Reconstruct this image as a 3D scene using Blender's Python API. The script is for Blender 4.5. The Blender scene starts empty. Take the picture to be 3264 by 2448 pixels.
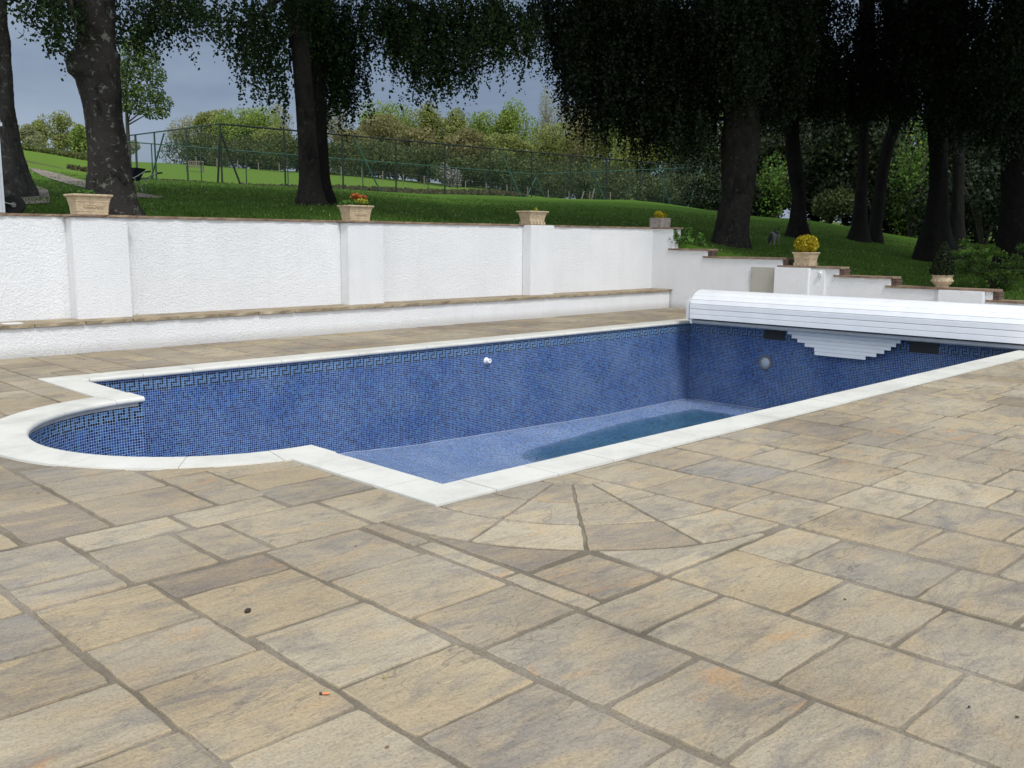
import bpy, bmesh, math, random
import numpy as np
from mathutils import Vector, Matrix
random.seed(7)
RNG = np.random.default_rng(11)
SC = bpy.context.scene
COL = SC.collection

# ------------------------------------------------------------------ camera
YAW, PITCH, ROLL, FPX = math.radians(45.232), math.radians(8.817), math.radians(0.4205), 2989.8
CAM = Vector((-3.554, -4.228, 1.6))
def cam_axes():
    f = Vector((math.cos(YAW)*math.cos(PITCH), math.sin(YAW)*math.cos(PITCH), -math.sin(PITCH)))
    r = f.cross(Vector((0, 0, 1))).normalized(); u = r.cross(f)
    c, s = math.cos(ROLL), math.sin(ROLL)
    return (c*r + s*u), (-s*r + c*u), f
CR, CU, CF = cam_axes()
FH = Vector((math.cos(YAW), math.sin(YAW), 0)); RH = Vector((math.sin(YAW), -math.cos(YAW), 0))
cd = bpy.data.cameras.new('camera'); cam = bpy.data.objects.new('camera', cd); COL.objects.link(cam)
cam.matrix_world = Matrix(((CR.x, CU.x, -CF.x, CAM.x), (CR.y, CU.y, -CF.y, CAM.y), (CR.z, CU.z, -CF.z, CAM.z), (0, 0, 0, 1)))
cd.sensor_width = 36; cd.lens = 36*FPX/3264; cd.clip_start = 0.05; cd.clip_end = 3000
SC.camera = cam

# ------------------------------------------------------------------ light
SC.view_settings.view_transform = 'Standard'; SC.view_settings.look = 'None'
SC.view_settings.exposure = 0.28; SC.view_settings.gamma = 1.0
SUN_DIR = Vector((-0.24, -0.66, 0.93)).normalized()        # towards the sun: behind the viewer, high
SUN_EL = math.asin(SUN_DIR.z); SUN_AZ = math.atan2(SUN_DIR.x, SUN_DIR.y)
w = bpy.data.worlds.new('World'); SC.world = w; w.use_nodes = True
nt = w.node_tree; nt.nodes.clear()
def N(t, k, **kw):
    n = t.nodes.new(k)
    for a, b in kw.items():
        setattr(n, a, b)
    return n
o_ = N(nt, 'ShaderNodeOutputWorld'); bg = N(nt, 'ShaderNodeBackground')
sky = N(nt, 'ShaderNodeTexSky', sky_type='NISHITA', sun_disc=False, sun_elevation=SUN_EL, sun_rotation=SUN_AZ)
tc = N(nt, 'ShaderNodeTexCoord')
dotn = N(nt, 'ShaderNodeVectorMath', operation='DOT_PRODUCT'); dotn.inputs[1].default_value = (FH.x, FH.y, -0.25)
nt.links.new(tc.outputs['Generated'], dotn.inputs[0])
mr = N(nt, 'ShaderNodeMapRange', interpolation_type='SMOOTHSTEP'); mr.inputs[1].default_value = -0.35; mr.inputs[2].default_value = 0.55
nt.links.new(dotn.outputs['Value'], mr.inputs[0])
nz = N(nt, 'ShaderNodeTexNoise'); nz.inputs['Scale'].default_value = 2.2; nz.inputs['Detail'].default_value = 5; nz.inputs['Roughness'].default_value = 0.55
mp = N(nt, 'ShaderNodeMapping'); mp.inputs['Scale'].default_value = (1, 1, 3.0)
nt.links.new(tc.outputs['Generated'], mp.inputs[0]); nt.links.new(mp.outputs[0], nz.inputs['Vector'])
storm = N(nt, 'ShaderNodeValToRGB'); storm.color_ramp.elements[0].position = 0.40; storm.color_ramp.elements[0].color = (0.160, 0.208, 0.295, 1)
storm.color_ramp.elements[1].position = 0.62; storm.color_ramp.elements[1].color = (0.275, 0.330, 0.420, 1)
nt.links.new(nz.outputs[0], storm.inputs[0])
mix = N(nt, 'ShaderNodeMix', data_type='RGBA'); mix.inputs[6].default_value = (1.22, 1.30, 1.42, 1)
sz_ = N(nt, 'ShaderNodeSeparateXYZ'); nt.links.new(tc.outputs['Generated'], sz_.inputs[0])
hz = N(nt, 'ShaderNodeMapRange'); hz.inputs[1].default_value = 0.0; hz.inputs[2].default_value = 0.30; hz.inputs[3].default_value = 1.16; hz.inputs[4].default_value = 0.95; nt.links.new(sz_.outputs[2], hz.inputs[0])
hs_ = N(nt, 'ShaderNodeVectorMath', operation='SCALE'); nt.links.new(storm.outputs[0], hs_.inputs[0]); nt.links.new(hz.outputs[0], hs_.inputs['Scale'])
nt.links.new(mr.outputs[0], mix.inputs[0]); nt.links.new(hs_.outputs[0], mix.inputs[7])
sc_ = N(nt, 'ShaderNodeVectorMath', operation='SCALE'); sc_.inputs['Scale'].default_value = 0.01; nt.links.new(sky.outputs[0], sc_.inputs[0])
add = N(nt, 'ShaderNodeVectorMath', operation='ADD'); nt.links.new(mix.outputs[2], add.inputs[0]); nt.links.new(sc_.outputs[0], add.inputs[1])
nt.links.new(add.outputs[0], bg.inputs[0]); bg.inputs[1].default_value = 0.86
nt.links.new(bg.outputs[0], o_.inputs[0])
sl = bpy.data.lights.new('sun', 'SUN'); so = bpy.data.objects.new('sun', sl); COL.objects.link(so)
sl.energy = 1.85; sl.angle = math.radians(14); sl.color = (1.0, 0.975, 0.94)
so.rotation_euler = SUN_DIR.to_track_quat('Z', 'Y').to_euler()

# ------------------------------------------------------------------ pixel rays (3264 x 2448) -> world
def ray(px, py):
    return (CF + CR*((px-1632)/FPX) - CU*((py-1224)/FPX)).normalized()
def onZ(px, py, z=0.0):
    d = ray(px, py); return CAM + d*((z-CAM.z)/d.z)
def onY(px, py, y):
    d = ray(px, py); return CAM + d*((y-CAM.y)/d.y)
def onX(px, py, x):
    d = ray(px, py); return CAM + d*((x-CAM.x)/d.x)
def atD(px, py, D):
    d = ray(px, py); return CAM + d*(D/d.dot(FH))
# terrain heights: columns = bearing (as the pixel column it lies under), rows = distance
TD = [14, 18, 22, 28, 34, 40, 50, 58, 66, 75, 90, 110, 150, 200, 400, 900]
TP = [-600, 0, 500, 1000, 1500, 2000, 2500, 3000, 3800]
TZ = {
 -600: [2.0, 2.2, 2.5, 3.0, 3.6, 4.3, 5.6, 6.6, 7.6, 8.8, 10.3, 12.2, 15, 19, 34, 60],
 0:    [1.8, 2.0, 2.35, 2.85, 3.4, 4.1, 5.45, 6.3, 7.2, 8.4, 9.8, 11.4, 14.6, 18.5, 30, 50],
 500:  [1.75, 1.95, 2.4, 2.95, 3.4, 3.85, 4.5, 4.6, 5.1, 6.3, 8.1, 9.9, 12.6, 15, 22, 30],
 1000: [1.70, 1.82, 2.35, 2.80, 3.2, 3.6, 4.15, 4.35, 4.4, 5.4, 7.2, 9.0, 11.4, 13, 17, 20],
 1500: [1.62, 1.72, 1.85, 2.25, 2.65, 3.05, 3.75, 4.2, 4.35, 4.4, 6.0, 7.6, 9.6, 11, 14, 16],
 2000: [1.5, 1.55, 1.65, 2.0, 2.4, 2.75, 3.4, 3.9, 4.3, 4.35, 4.6, 5.2, 6.8, 8, 10, 12],
 2500: [0.9, 1.0, 1.1, 1.35, 1.75, 2.15, 2.75, 2.85, 2.85, 2.8, 2.9, 3.4, 5.0, 6, 8, 10],
 3000: [0.2, 0.25, 0.35, 0.55, 0.95, 1.33, 1.58, 1.62, 1.6, 1.6, 1.6, 1.8, 3, 4, 6, 8],
 3800: [-.1, -.1, 0.0, 0.15, 0.4, 0.65, 0.9, 1.0, 1.0, 1.0, 1.0, 1.2, 2, 3, 5, 6]}
TZA = np.array([TZ[p] for p in TP])
def gz(x, y):
    vx, vy = x-CAM.x, y-CAM.y
    D = max(2.5, vx*FH.x+vy*FH.y); l = vx*RH.x+vy*RH.y
    px = min(3800, max(-600, 1632+l/D*FPX))
    if vx*FH.x+vy*FH.y < 2.5: return -0.06
    i = min(len(TP)-2, max(0, int(np.searchsorted(TP, px)-1))); t = (px-TP[i])/(TP[i+1]-TP[i]); t = t*t*(3-2*t)*0.5+t*0.5
    a = np.interp(D, TD, TZA[i]); b = np.interp(D, TD, TZA[i+1])
    return float(a*(1-t)+b*t)
def ghit(px, py, Dmin=13.5, Dmax=500):
    D = Dmin
    while D < Dmax:
        p = atD(px, py, D)
        if gz(p.x, p.y) >= p.z:
            return Vector((p.x, p.y, gz(p.x, p.y)))
        D *= 1.006
    p = atD(px, py, Dmax); return p
def dist(p): return (p-CAM).dot(FH)

# ------------------------------------------------------------------ tags and object helpers
def tag(o, label=None, cat=None, group=None, kind=None):
    if label: o['label'] = label
    if cat: o['category'] = cat
    if group: o['group'] = group
    if kind: o['kind'] = kind
    return o
def empty(name, loc=(0, 0, 0), rz=0.0):
    o = bpy.data.objects.new(name, None); COL.objects.link(o); o.location = loc; o.rotation_euler = (0, 0, rz); o.empty_display_size = 0.1
    return o
def link(name, me, mat=None, parent=None):
    o = bpy.data.objects.new(name, me); COL.objects.link(o)
    if mat is not None and len(me.materials) == 0:
        for m in (mat if isinstance(mat, (list, tuple)) else [mat]): me.materials.append(m)
    if parent is not None: o.parent = parent
    return o
def mesh_from(verts, faces, name='mesh', smooth=False):
    me = bpy.data.meshes.new(name); me.from_pydata([tuple(v) for v in verts], [], faces); me.update()
    if smooth: me.polygons.foreach_set('use_smooth', [True]*len(me.polygons))
    return me
class MB:
    """collects shapes that become one mesh"""
    def __init__(s): s.v = []; s.f = []; s.sm = []
    def add(s, vs, fs, smooth=False):
        b = len(s.v); s.v += [tuple(v) for v in vs]; s.f += [tuple(i+b for i in f) for f in fs]; s.sm += [smooth]*len(fs)
    def box(s, x0, x1, y0, y1, z0, z1, bev=0.0):
        if bev <= 0:
            v = [(x0,y0,z0),(x1,y0,z0),(x1,y1,z0),(x0,y1,z0),(x0,y0,z1),(x1,y0,z1),(x1,y1,z1),(x0,y1,z1)]
            s.add(v, [(0,3,2,1),(4,5,6,7),(0,1,5,4),(1,2,6,5),(2,3,7,6),(3,0,4,7)])
        else:
            bm = bmesh.new(); bmesh.ops.create_cube(bm, size=1.0)
            for q in bm.verts: q.co = Vector(((x0+x1)/2+q.co.x*(x1-x0), (y0+y1)/2+q.co.y*(y1-y0), (z0+z1)/2+q.co.z*(z1-z0)))
            bmesh.ops.bevel(bm, geom=bm.edges[:], offset=bev, segments=2, affect='EDGES')
            s.bm(bm)
    def bm(s, bm, smooth=False, M=None):
        bm.verts.index_update()
        s.add([(M @ q.co if M else q.co) for q in bm.verts], [tuple(q.index for q in f.verts) for f in bm.faces], smooth); bm.free()
    def tube(s, pts, radii, seg=8, cap=True):
        pts = [Vector(p) for p in pts]; n = len(pts)
        if not isinstance(radii, (list, tuple)): radii = [radii]*n
        vs = []; up = Vector((0.13, 0.21, 1)).normalized()
        for i, p in enumerate(pts):
            d = (pts[min(i+1, n-1)]-pts[max(i-1, 0)]).normalized()
            a = d.cross(up if abs(d.dot(up)) < 0.97 else Vector((1, 0, 0))).normalized(); b = d.cross(a)
            for k in range(seg):
                t = 2*math.pi*k/seg; vs.append(p+(a*math.cos(t)+b*math.sin(t))*radii[i])
        fs = [(i*seg+k, i*seg+(k+1) % seg, (i+1)*seg+(k+1) % seg, (i+1)*seg+k) for i in range(n-1) for k in range(seg)]
        s.add(vs, fs, True)
        if cap:
            s.add(vs[:seg], [tuple(range(seg))[::-1]]); s.add(vs[-seg:], [tuple(range(seg))])
    def loft(s, rings, close=True, cap0=True, cap1=True, smooth=True):
        n = len(rings[0]); vs = [v for r in rings for v in r]
        fs = []
        for i in range(len(rings)-1):
            for k in range(n if close else n-1):
                fs.append((i*n+k, i*n+(k+1) % n, (i+1)*n+(k+1) % n, (i+1)*n+k))
        s.add(vs, fs, smooth)
        if cap0: s.add(rings[0], [tuple(range(n))[::-1]])
        if cap1: s.add(rings[-1], [tuple(range(n))])
    def sphere(s, c, r, seg=10, ring=7):
        if not isinstance(r, (tuple, list)): r = (r, r, r)
        bm = bmesh.new(); bmesh.ops.create_uvsphere(bm, u_segments=seg, v_segments=ring, radius=1)
        for q in bm.verts: q.co = Vector((c[0]+q.co.x*r[0], c[1]+q.co.y*r[1], c[2]+q.co.z*r[2]))
        s.bm(bm, True)
    def build(s, name, mat, parent=None):
        me = bpy.data.meshes.new(name); me.from_pydata(s.v, [], s.f); me.update()
        me.polygons.foreach_set('use_smooth', s.sm)
        return link(name, me, mat, parent)

# ------------------------------------------------------------------ materials
def mat(name):
    m = bpy.data.materials.new(name); m.use_nodes = True; t = m.node_tree; t.nodes.clear()
    out = N(t, 'ShaderNodeOutputMaterial'); b = N(t, 'ShaderNodeBsdfPrincipled'); t.links.new(b.outputs[0], out.inputs[0])
    return m, t, b, out
def ramp(t, stops, interp='LINEAR'):
    r = N(t, 'ShaderNodeValToRGB'); cr = r.color_ramp; cr.interpolation = interp
    cr.elements[0].position = stops[0][0]; cr.elements[0].color = (*stops[0][1], 1)
    cr.elements[1].position = stops[-1][0]; cr.elements[1].color = (*stops[-1][1], 1)
    for p, c in stops[1:-1]:
        e = cr.elements.new(p); e.color = (*c, 1)
    return r
def noise(t, scale, detail=4, rough=0.55, vec=None, dist_=0.0):
    n = N(t, 'ShaderNodeTexNoise'); n.inputs['Scale'].default_value = scale; n.inputs['Detail'].default_value = detail
    n.inputs['Roughness'].default_value = rough; n.inputs['Distortion'].default_value = dist_
    if vec is not None: t.links.new(vec, n.inputs['Vector'])
    return n
def mixc(t, fac, a, b, typ='MIX'):
    m = N(t, 'ShaderNodeMix', data_type='RGBA', blend_type=typ)
    for s, v in ((0, fac), (6, a), (7, b)):
        if isinstance(v, (int, float)): m.inputs[s].default_value = v
        elif isinstance(v, tuple): m.inputs[s].default_value = (*v, 1)
        else: t.links.new(v, m.inputs[s])
    return m.outputs[2]
def math_(t, op, a, b=None, c=None):
    m = N(t, 'ShaderNodeMath', operation=op)
    for i, v in enumerate((a, b, c)):
        if v is None: continue
        if isinstance(v, (int, float)): m.inputs[i].default_value = v
        else: t.links.new(v, m.inputs[i])
    return m.outputs[0]
def bump(t, b, h, strength=0.3, dist_=0.01, prev=None):
    n = N(t, 'ShaderNodeBump'); n.inputs['Strength'].default_value = strength; n.inputs['Distance'].default_value = dist_
    t.links.new(h, n.inputs['Height'])
    if prev is not None: t.links.new(prev, n.inputs['Normal'])
    if b is not None: t.links.new(n.outputs[0], b.inputs['Normal'])
    return n.outputs[0]
def objco(t, scale=(1, 1, 1)):
    g = N(t, 'ShaderNodeTexCoord'); m = N(t, 'ShaderNodeMapping'); m.inputs['Scale'].default_value = scale
    t.links.new(g.outputs['Object'], m.inputs[0]); return m.outputs[0]
def simple(name, col, rough=0.7, var=0.12, scale=12, metal=0.0, bmp=0.0, bscale=60, spec=0.5):
    m, t, b, _ = mat(name); co = objco(t)
    n = noise(t, scale, 5, 0.6, co); r = ramp(t, [(0.3, tuple(c*(1-var) for c in col)), (0.7, tuple(min(1, c*(1+var)) for c in col))])
    t.links.new(n.outputs[0], r.inputs[0]); t.links.new(r.outputs[0], b.inputs['Base Color'])
    b.inputs['Roughness'].default_value = rough; b.inputs['Metallic'].default_value = metal; b.inputs['Specular IOR Level'].default_value = spec
    if bmp > 0:
        n2 = noise(t, bscale, 4, 0.6, co); bump(t, b, n2.outputs[0], bmp, 0.01)
    return m
def leafmat(name, stops, trans=0.35, rough=0.5):
    m, t, b, out = mat(name)
    g = N(t, 'ShaderNodeNewGeometry'); r = ramp(t, stops); t.links.new(g.outputs['Random Per Island'], r.inputs[0])
    co = objco(t); n = noise(t, 1.3, 2, 0.5, co); k = ramp(t, [(0.3, (0.75, 0.75, 0.75)), (0.7, (1.2, 1.2, 1.2))]); t.links.new(n.outputs[0], k.inputs[0])
    c = mixc(t, 1.0, r.outputs[0], k.outputs[0], 'MULTIPLY')
    t.links.new(c, b.inputs['Base Color']); b.inputs['Roughness'].default_value = rough; b.inputs['Specular IOR Level'].default_value = 0.18
    tr = N(t, 'ShaderNodeBsdfTranslucent'); t.links.new(c, tr.inputs[0]); ms = N(t, 'ShaderNodeMixShader'); ms.inputs[0].default_value = trans
    t.links.new(b.outputs[0], ms.inputs[1]); t.links.new(tr.outputs[0], ms.inputs[2]); t.links.new(ms.outputs[0], out.inputs[0])
    return m

# --- paving stone
M_STONE, t, b, _ = mat('buff_riven_paving')
g = N(t, 'ShaderNodeNewGeometry'); rnd = g.outputs['Random Per Island']
base = ramp(t, [(0.0, (0.250, 0.212, 0.170)), (0.18, (0.360, 0.318, 0.245)), (0.4, (0.435, 0.388, 0.295)), (0.6, (0.305, 0.272, 0.225)), (0.8, (0.400, 0.340, 0.235)), (1.0, (0.290, 0.272, 0.242))])
t.links.new(rnd, base.inputs[0])
tcn = N(t, 'ShaderNodeTexCoord')
rv = N(t, 'ShaderNodeVectorMath', operation='SCALE'); rv.inputs[0].default_value = (37, 91, 13); t.links.new(rnd, rv.inputs['Scale'])
ad = N(t, 'ShaderNodeVectorMath', operation='ADD'); t.links.new(tcn.outputs['Object'], ad.inputs[0]); t.links.new(rv.outputs[0], ad.inputs[1])
rot = N(t, 'ShaderNodeMapping'); rot.inputs['Rotation'].default_value = (0, 0, math.radians(-38)); rot.inputs['Scale'].default_value = (1.0, 2.6, 1)
t.links.new(ad.outputs[0], rot.inputs[0])
n1 = noise(t, 2.1, 5, 0.62, rot.outputs[0], 0.6); k1 = ramp(t, [(0.44, (0, 0, 0)), (0.68, (1, 1, 1))]); t.links.new(n1.outputs[0], k1.inputs[0])
c1 = mixc(t, math_(t, 'MULTIPLY', k1.outputs[0], 0.55), base.outputs[0], (0.47, 0.37, 0.225))
rot2 = N(t, 'ShaderNodeMapping'); rot2.inputs['Rotation'].default_value = (0, 0, math.radians(-30)); rot2.inputs['Scale'].default_value = (1.0, 2.2, 1); rot2.inputs['Location'].default_value = (5, 9, 2)
t.links.new(ad.outputs[0], rot2.inputs[0])
n2 = noise(t, 2.6, 6, 0.68, rot2.outputs[0], 0.8); k2 = ramp(t, [(0.48, (0, 0, 0)), (0.72, (1, 1, 1))]); t.links.new(n2.outputs[0], k2.inputs[0])
c2 = mixc(t, math_(t, 'MULTIPLY', k2.outputs[0], 0.8), c1, (0.185, 0.178, 0.18))
n3 = noise(t, 1.15, 4, 0.6, rot2.outputs[0], 1.2); k3 = ramp(t, [(0.63, (0, 0, 0)), (0.74, (1, 1, 1))]); t.links.new(n3.outputs[0], k3.inputs[0])
c3 = mixc(t, math_(t, 'MULTIPLY', k3.outputs[0], 0.55), c2, (0.55, 0.315, 0.14))
n4 = noise(t, 85, 3, 0.8, tcn.outputs['Object']); k4 = ramp(t, [(0.33, (0.74, 0.73, 0.71)), (0.5, (1, 1, 1)), (0.7, (1.14, 1.13, 1.10))]); t.links.new(n4.outputs[0], k4.inputs[0])
c4 = mixc(t, 1.0, c3, k4.outputs[0], 'MULTIPLY')
n6 = noise(t, 0.55, 3, 0.6, tcn.outputs['Object']); k6 = ramp(t, [(0.35, (0.80, 0.77, 0.74)), (0.62, (1.08, 1.07, 1.05))]); t.links.new(n6.outputs[0], k6.inputs[0])
c4 = mixc(t, 1.0, mixc(t, 1.0, c4, k6.outputs[0], 'MULTIPLY'), (0.96, 0.945, 0.92), 'MULTIPLY')
nr = noise(t, 1.3, 3, 0.55, rot.outputs[0], 1.6); rid = math_(t, 'ABSOLUTE', math_(t, 'SUBTRACT', nr.outputs[0], 0.5))
kr = ramp(t, [(0.0, (1, 1, 1)), (0.010, (0, 0, 0))]); t.links.new(rid, kr.inputs[0])
nm = noise(t, 0.9, 2, 0.5, rot2.outputs[0]); km = ramp(t, [(0.52, (0, 0, 0)), (0.60, (1, 1, 1))]); t.links.new(nm.outputs[0], km.inputs[0])
vein = math_(t, 'MULTIPLY', kr.outputs[0], km.outputs[0])
c4 = mixc(t, math_(t, 'MULTIPLY', vein, 0.6), c4, (0.12, 0.105, 0.085))
npit = noise(t, 38, 2, 0.5, ad.outputs[0]); kp = ramp(t, [(0.70, (0, 0, 0)), (0.74, (1, 1, 1))]); t.links.new(npit.outputs[0], kp.inputs[0])
c4 = mixc(t, math_(t, 'MULTIPLY', kp.outputs[0], 0.55), c4, (0.13, 0.11, 0.09))
t.links.new(c4, b.inputs['Base Color']); b.inputs['Roughness'].default_value = 0.78; b.inputs['Specular IOR Level'].default_value = 0.35
n5 = noise(t, 7, 8, 0.62, rot.outputs[0], 0.4); bn = bump(t, None, n5.outputs[0], 0.9, 0.016); bump(t, b, n4.outputs[0], 0.5, 0.0035, bn)
# --- mortar
M_MORTAR, t, b, _ = mat('sandy_mortar'); co = objco(t)
n1 = noise(t, 1.1, 5, 0.65, co); r = ramp(t, [(0.33, (0.11, 0.092, 0.066)), (0.50, (0.19, 0.16, 0.115)), (0.68, (0.30, 0.26, 0.21))]); t.links.new(n1.outputs[0], r.inputs[0])
n2 = noise(t, 90, 3, 0.7, co); k = ramp(t, [(0.3, (0.7, 0.7, 0.7)), (0.7, (1.2, 1.2, 1.2))]); t.links.new(n2.outputs[0], k.inputs[0])
t.links.new(mixc(t, 1.0, r.outputs[0], k.outputs[0], 'MULTIPLY'), b.inputs['Base Color']); b.inputs['Roughness'].default_value = 0.95
n3 = noise(t, 30, 5, 0.7, co); bump(t, b, n3.outputs[0], 0.9, 0.008)
# --- coping
M_COPING, t, b, _ = mat('cast_stone_coping'); co = objco(t)
n1 = noise(t, 1.6, 5, 0.65, co); r = ramp(t, [(0.3, (0.50, 0.49, 0.445)), (0.52, (0.62, 0.61, 0.555)), (0.75, (0.68, 0.67, 0.61))]); t.links.new(n1.outputs[0], r.inputs[0])
n2 = noise(t, 140, 2, 0.8, co); k = ramp(t, [(0.28, (0.78, 0.78, 0.78)), (0.45, (1, 1, 1))]); t.links.new(n2.outputs[0], k.inputs[0])
t.links.new(mixc(t, 1.0, r.outputs[0], k.outputs[0], 'MULTIPLY'), b.inputs['Base Color']); b.inputs['Roughness'].default_value = 0.75; bump(t, b, n2.outputs[0], 0.25, 0.002)
# --- roughcast white render
M_RENDER, t, b, _ = mat('white_roughcast_render'); co = objco(t)
n0 = noise(t, 0.9, 5, 0.6, co); r = ramp(t, [(0.3, (0.81, 0.82, 0.83)), (0.65, (0.865, 0.872, 0.88))]); t.links.new(n0.outputs[0], r.inputs[0])
gp = N(t, 'ShaderNodeNewGeometry'); sx_ = N(t, 'ShaderNodeSeparateXYZ'); t.links.new(gp.outputs['Position'], sx_.inputs[0])
nst = noise(t, 1.0, 4, 0.6, objco(t, (5.0, 5.0, 0.5))); kst = ramp(t, [(0.50, (0, 0, 0)), (0.72, (1, 1, 1))]); t.links.new(nst.outputs[0], kst.inputs[0])
basek = ramp(t, [(0.0, (1, 1, 1)), (0.13, (0, 0, 0))]); t.links.new(math_(t, 'ADD', sx_.outputs[2], math_(t, 'MULTIPLY', nst.outputs[0], -0.05)), basek.inputs[0])
cw = mixc(t, math_(t, 'MULTIPLY', kst.outputs[0], 0.12), r.outputs[0], (0.60, 0.61, 0.60)); cw = mixc(t, math_(t, 'MULTIPLY', basek.outputs[0], 0.55), cw, (0.48, 0.46, 0.42))
t.links.new(cw, b.inputs['Base Color']); b.inputs['Roughness'].default_value = 0.85; b.inputs['Specular IOR Level'].default_value = 0.2
n1 = noise(t, 42, 4, 0.7, co, 0.3); n2 = noise(t, 2.2, 3, 0.5, co); bn = bump(t, None, n2.outputs[0], 0.25, 0.02); bump(t, b, n1.outputs[0], 1.0, 0.030, bn)
# --- stone caps
M_CAP, t, b, _ = mat('red_brown_sandstone_cap'); co = objco(t)
n1 = noise(t, 3.5, 6, 0.7, co); r = ramp(t, [(0.3, (0.15, 0.085, 0.06)), (0.5, (0.26, 0.18, 0.12)), (0.7, (0.36, 0.28, 0.18))]); t.links.new(n1.outputs[0], r.inputs[0])
t.links.new(r.outputs[0], b.inputs['Base Color']); b.inputs['Roughness'].default_value = 0.9; n2 = noise(t, 30, 5, 0.7, co); bump(t, b, n2.outputs[0], 0.8, 0.015)
M_LEDGE, t, b, _ = mat('buff_ledge_slab'); co = objco(t)
n1 = noise(t, 3.0, 6, 0.7, co); r = ramp(t, [(0.3, (0.20, 0.15, 0.095)), (0.5, (0.33, 0.265, 0.175)), (0.7, (0.44, 0.37, 0.26))]); t.links.new(n1.outputs[0], r.inputs[0])
t.links.new(r.outputs[0], b.inputs['Base Color']); b.inputs['Roughness'].default_value = 0.9; n2 = noise(t, 45, 5, 0.75, co); bump(t, b, n2.outputs[0], 0.9, 0.012)
# --- mosaic
PT = 0.0282
def mosaic(name, border, lift=1.0):
    m, t, b, _ = mat(name)
    uv = N(t, 'ShaderNodeUVMap'); uv.uv_map = 'UVMap'
    sep = N(t, 'ShaderNodeSeparateXYZ'); t.links.new(uv.outputs[0], sep.inputs[0])
    U = math_(t, 'DIVIDE', sep.outputs[0], PT); V = math_(t, 'DIVIDE', sep.outputs[1], PT)
    iu = math_(t, 'FLOOR', U); iv = math_(t, 'FLOOR', V); fu = math_(t, 'SUBTRACT', U, iu); fv = math_(t, 'SUBTRACT', V, iv)
    cmb = N(t, 'ShaderNodeCombineXYZ'); t.links.new(iu, cmb.inputs[0]); t.links.new(iv, cmb.inputs[1])
    wn = N(t, 'ShaderNodeTexWhiteNoise', noise_dimensions='2D'); t.links.new(cmb.outputs[0], wn.inputs['Vector'])
    big = noise(t, 0.05, 4, 0.6, cmb.outputs[0])
    val = math_(t, 'ADD', wn.outputs['Value'], math_(t, 'MULTIPLY', math_(t, 'SUBTRACT', big.outputs[0], 0.5), 0.45))
    r = ramp(t, [(0.0, (0.002, 0.004, 0.025)), (0.12, (0.004, 0.011, 0.08)), (0.28, (0.008, 0.027, 0.16)), (0.48, (0.012, 0.052, 0.24)), (0.66, (0.026, 0.095, 0.29)), (0.80, (0.018, 0.030, 0.16)), (0.90, (0.040, 0.145, 0.26)), (1.0, (0.035, 0.018, 0.05))])
    t.links.new(val, r.inputs[0]); col = r.outputs[0]
    if border:
        # rows counted downwards from the top of the key pattern
        rows = {1: '11111.', 2: '1...1.', 3: '1.111.', 4: '1.1...', 5: '1.1111'}
        r5 = {1: [1,1,1,1,1,0], 2: [1,0,0,0,1,0], 3: [1,0,1,1,1,0], 4: [1,0,1,0,0,0], 5: [1,0,1,1,1,1]}
        rr = math_(t, 'SUBTRACT', -3, iv)      # V=-3 tile row -> row 0 (z -0.0846..); see uv offset
        cc = math_(t, 'FLOORED_MODULO', iu, 6)
        idx = math_(t, 'DIVIDE', math_(t, 'ADD', math_(t, 'MULTIPLY', rr, 6), math_(t, 'ADD', cc, 0.5)), 30)
        seq = sum((r5[k] for k in range(1, 6)), []); stops = []; last = None
        for i, s in enumerate(seq):
            if s != last: stops.append((i/30, (s, s, s))); last = s
        stops.append((1.0, (0, 0, 0)))
        k = ramp(t, stops, 'CONSTANT'); t.links.new(idx, k.inputs[0])
        inb = math_(t, 'MULTIPLY', math_(t, 'GREATER_THAN', rr, -0.5), math_(t, 'LESS_THAN', rr, 4.5))
        blk = math_(t, 'MULTIPLY', k.outputs[0], inb)
        lite = mixc(t, math_(t, 'MULTIPLY', inb, 0.6), col, (0.085, 0.20, 0.40))
        col = mixc(t, blk, lite, (0.003, 0.003, 0.005))
    g = 0.08
    gr = math_(t, 'MAXIMUM', math_(t, 'MAXIMUM', math_(t, 'LESS_THAN', fu, g), math_(t, 'GREATER_THAN', fu, 1-g)), math_(t, 'MAXIMUM', math_(t, 'LESS_THAN', fv, g), math_(t, 'GREATER_THAN', fv, 1-g)))
    dirt = noise(t, 1.2, 5, 0.65, sep.inputs[0].links[0].from_socket); gd = ramp(t, [(0.35, (0.17, 0.22, 0.37)), (0.65, (0.34, 0.40, 0.56))] if border else [(0.35, (0.30, 0.35, 0.46)), (0.65, (0.46, 0.50, 0.60))]); t.links.new(dirt.outputs[0], gd.inputs[0])
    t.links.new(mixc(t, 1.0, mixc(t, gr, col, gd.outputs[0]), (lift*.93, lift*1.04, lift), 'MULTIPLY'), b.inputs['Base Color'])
    t.links.new(math_(t, 'ADD', math_(t, 'MULTIPLY', gr, 0.45), 0.22), b.inputs['Roughness'])
    b.inputs['Specular IOR Level'].default_value = 0.33
    wn2 = N(t, 'ShaderNodeTexWhiteNoise', noise_dimensions='2D'); t.links.new(cmb.outputs[0], wn2.inputs['Vector'])
    geo = N(t, 'ShaderNodeNewGeometry'); off = N(t, 'ShaderNodeVectorMath', operation='SUBTRACT'); t.links.new(wn2.outputs['Color'], off.inputs[0]); off.inputs[1].default_value = (0.5, 0.5, 0.5)
    scl = N(t, 'ShaderNodeVectorMath', operation='SCALE'); t.links.new(off.outputs[0], scl.inputs[0]); scl.inputs['Scale'].default_value = 0.10
    an = N(t, 'ShaderNodeVectorMath', operation='ADD'); t.links.new(geo.outputs['Normal'], an.inputs[0]); t.links.new(scl.outputs[0], an.inputs[1])
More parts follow.
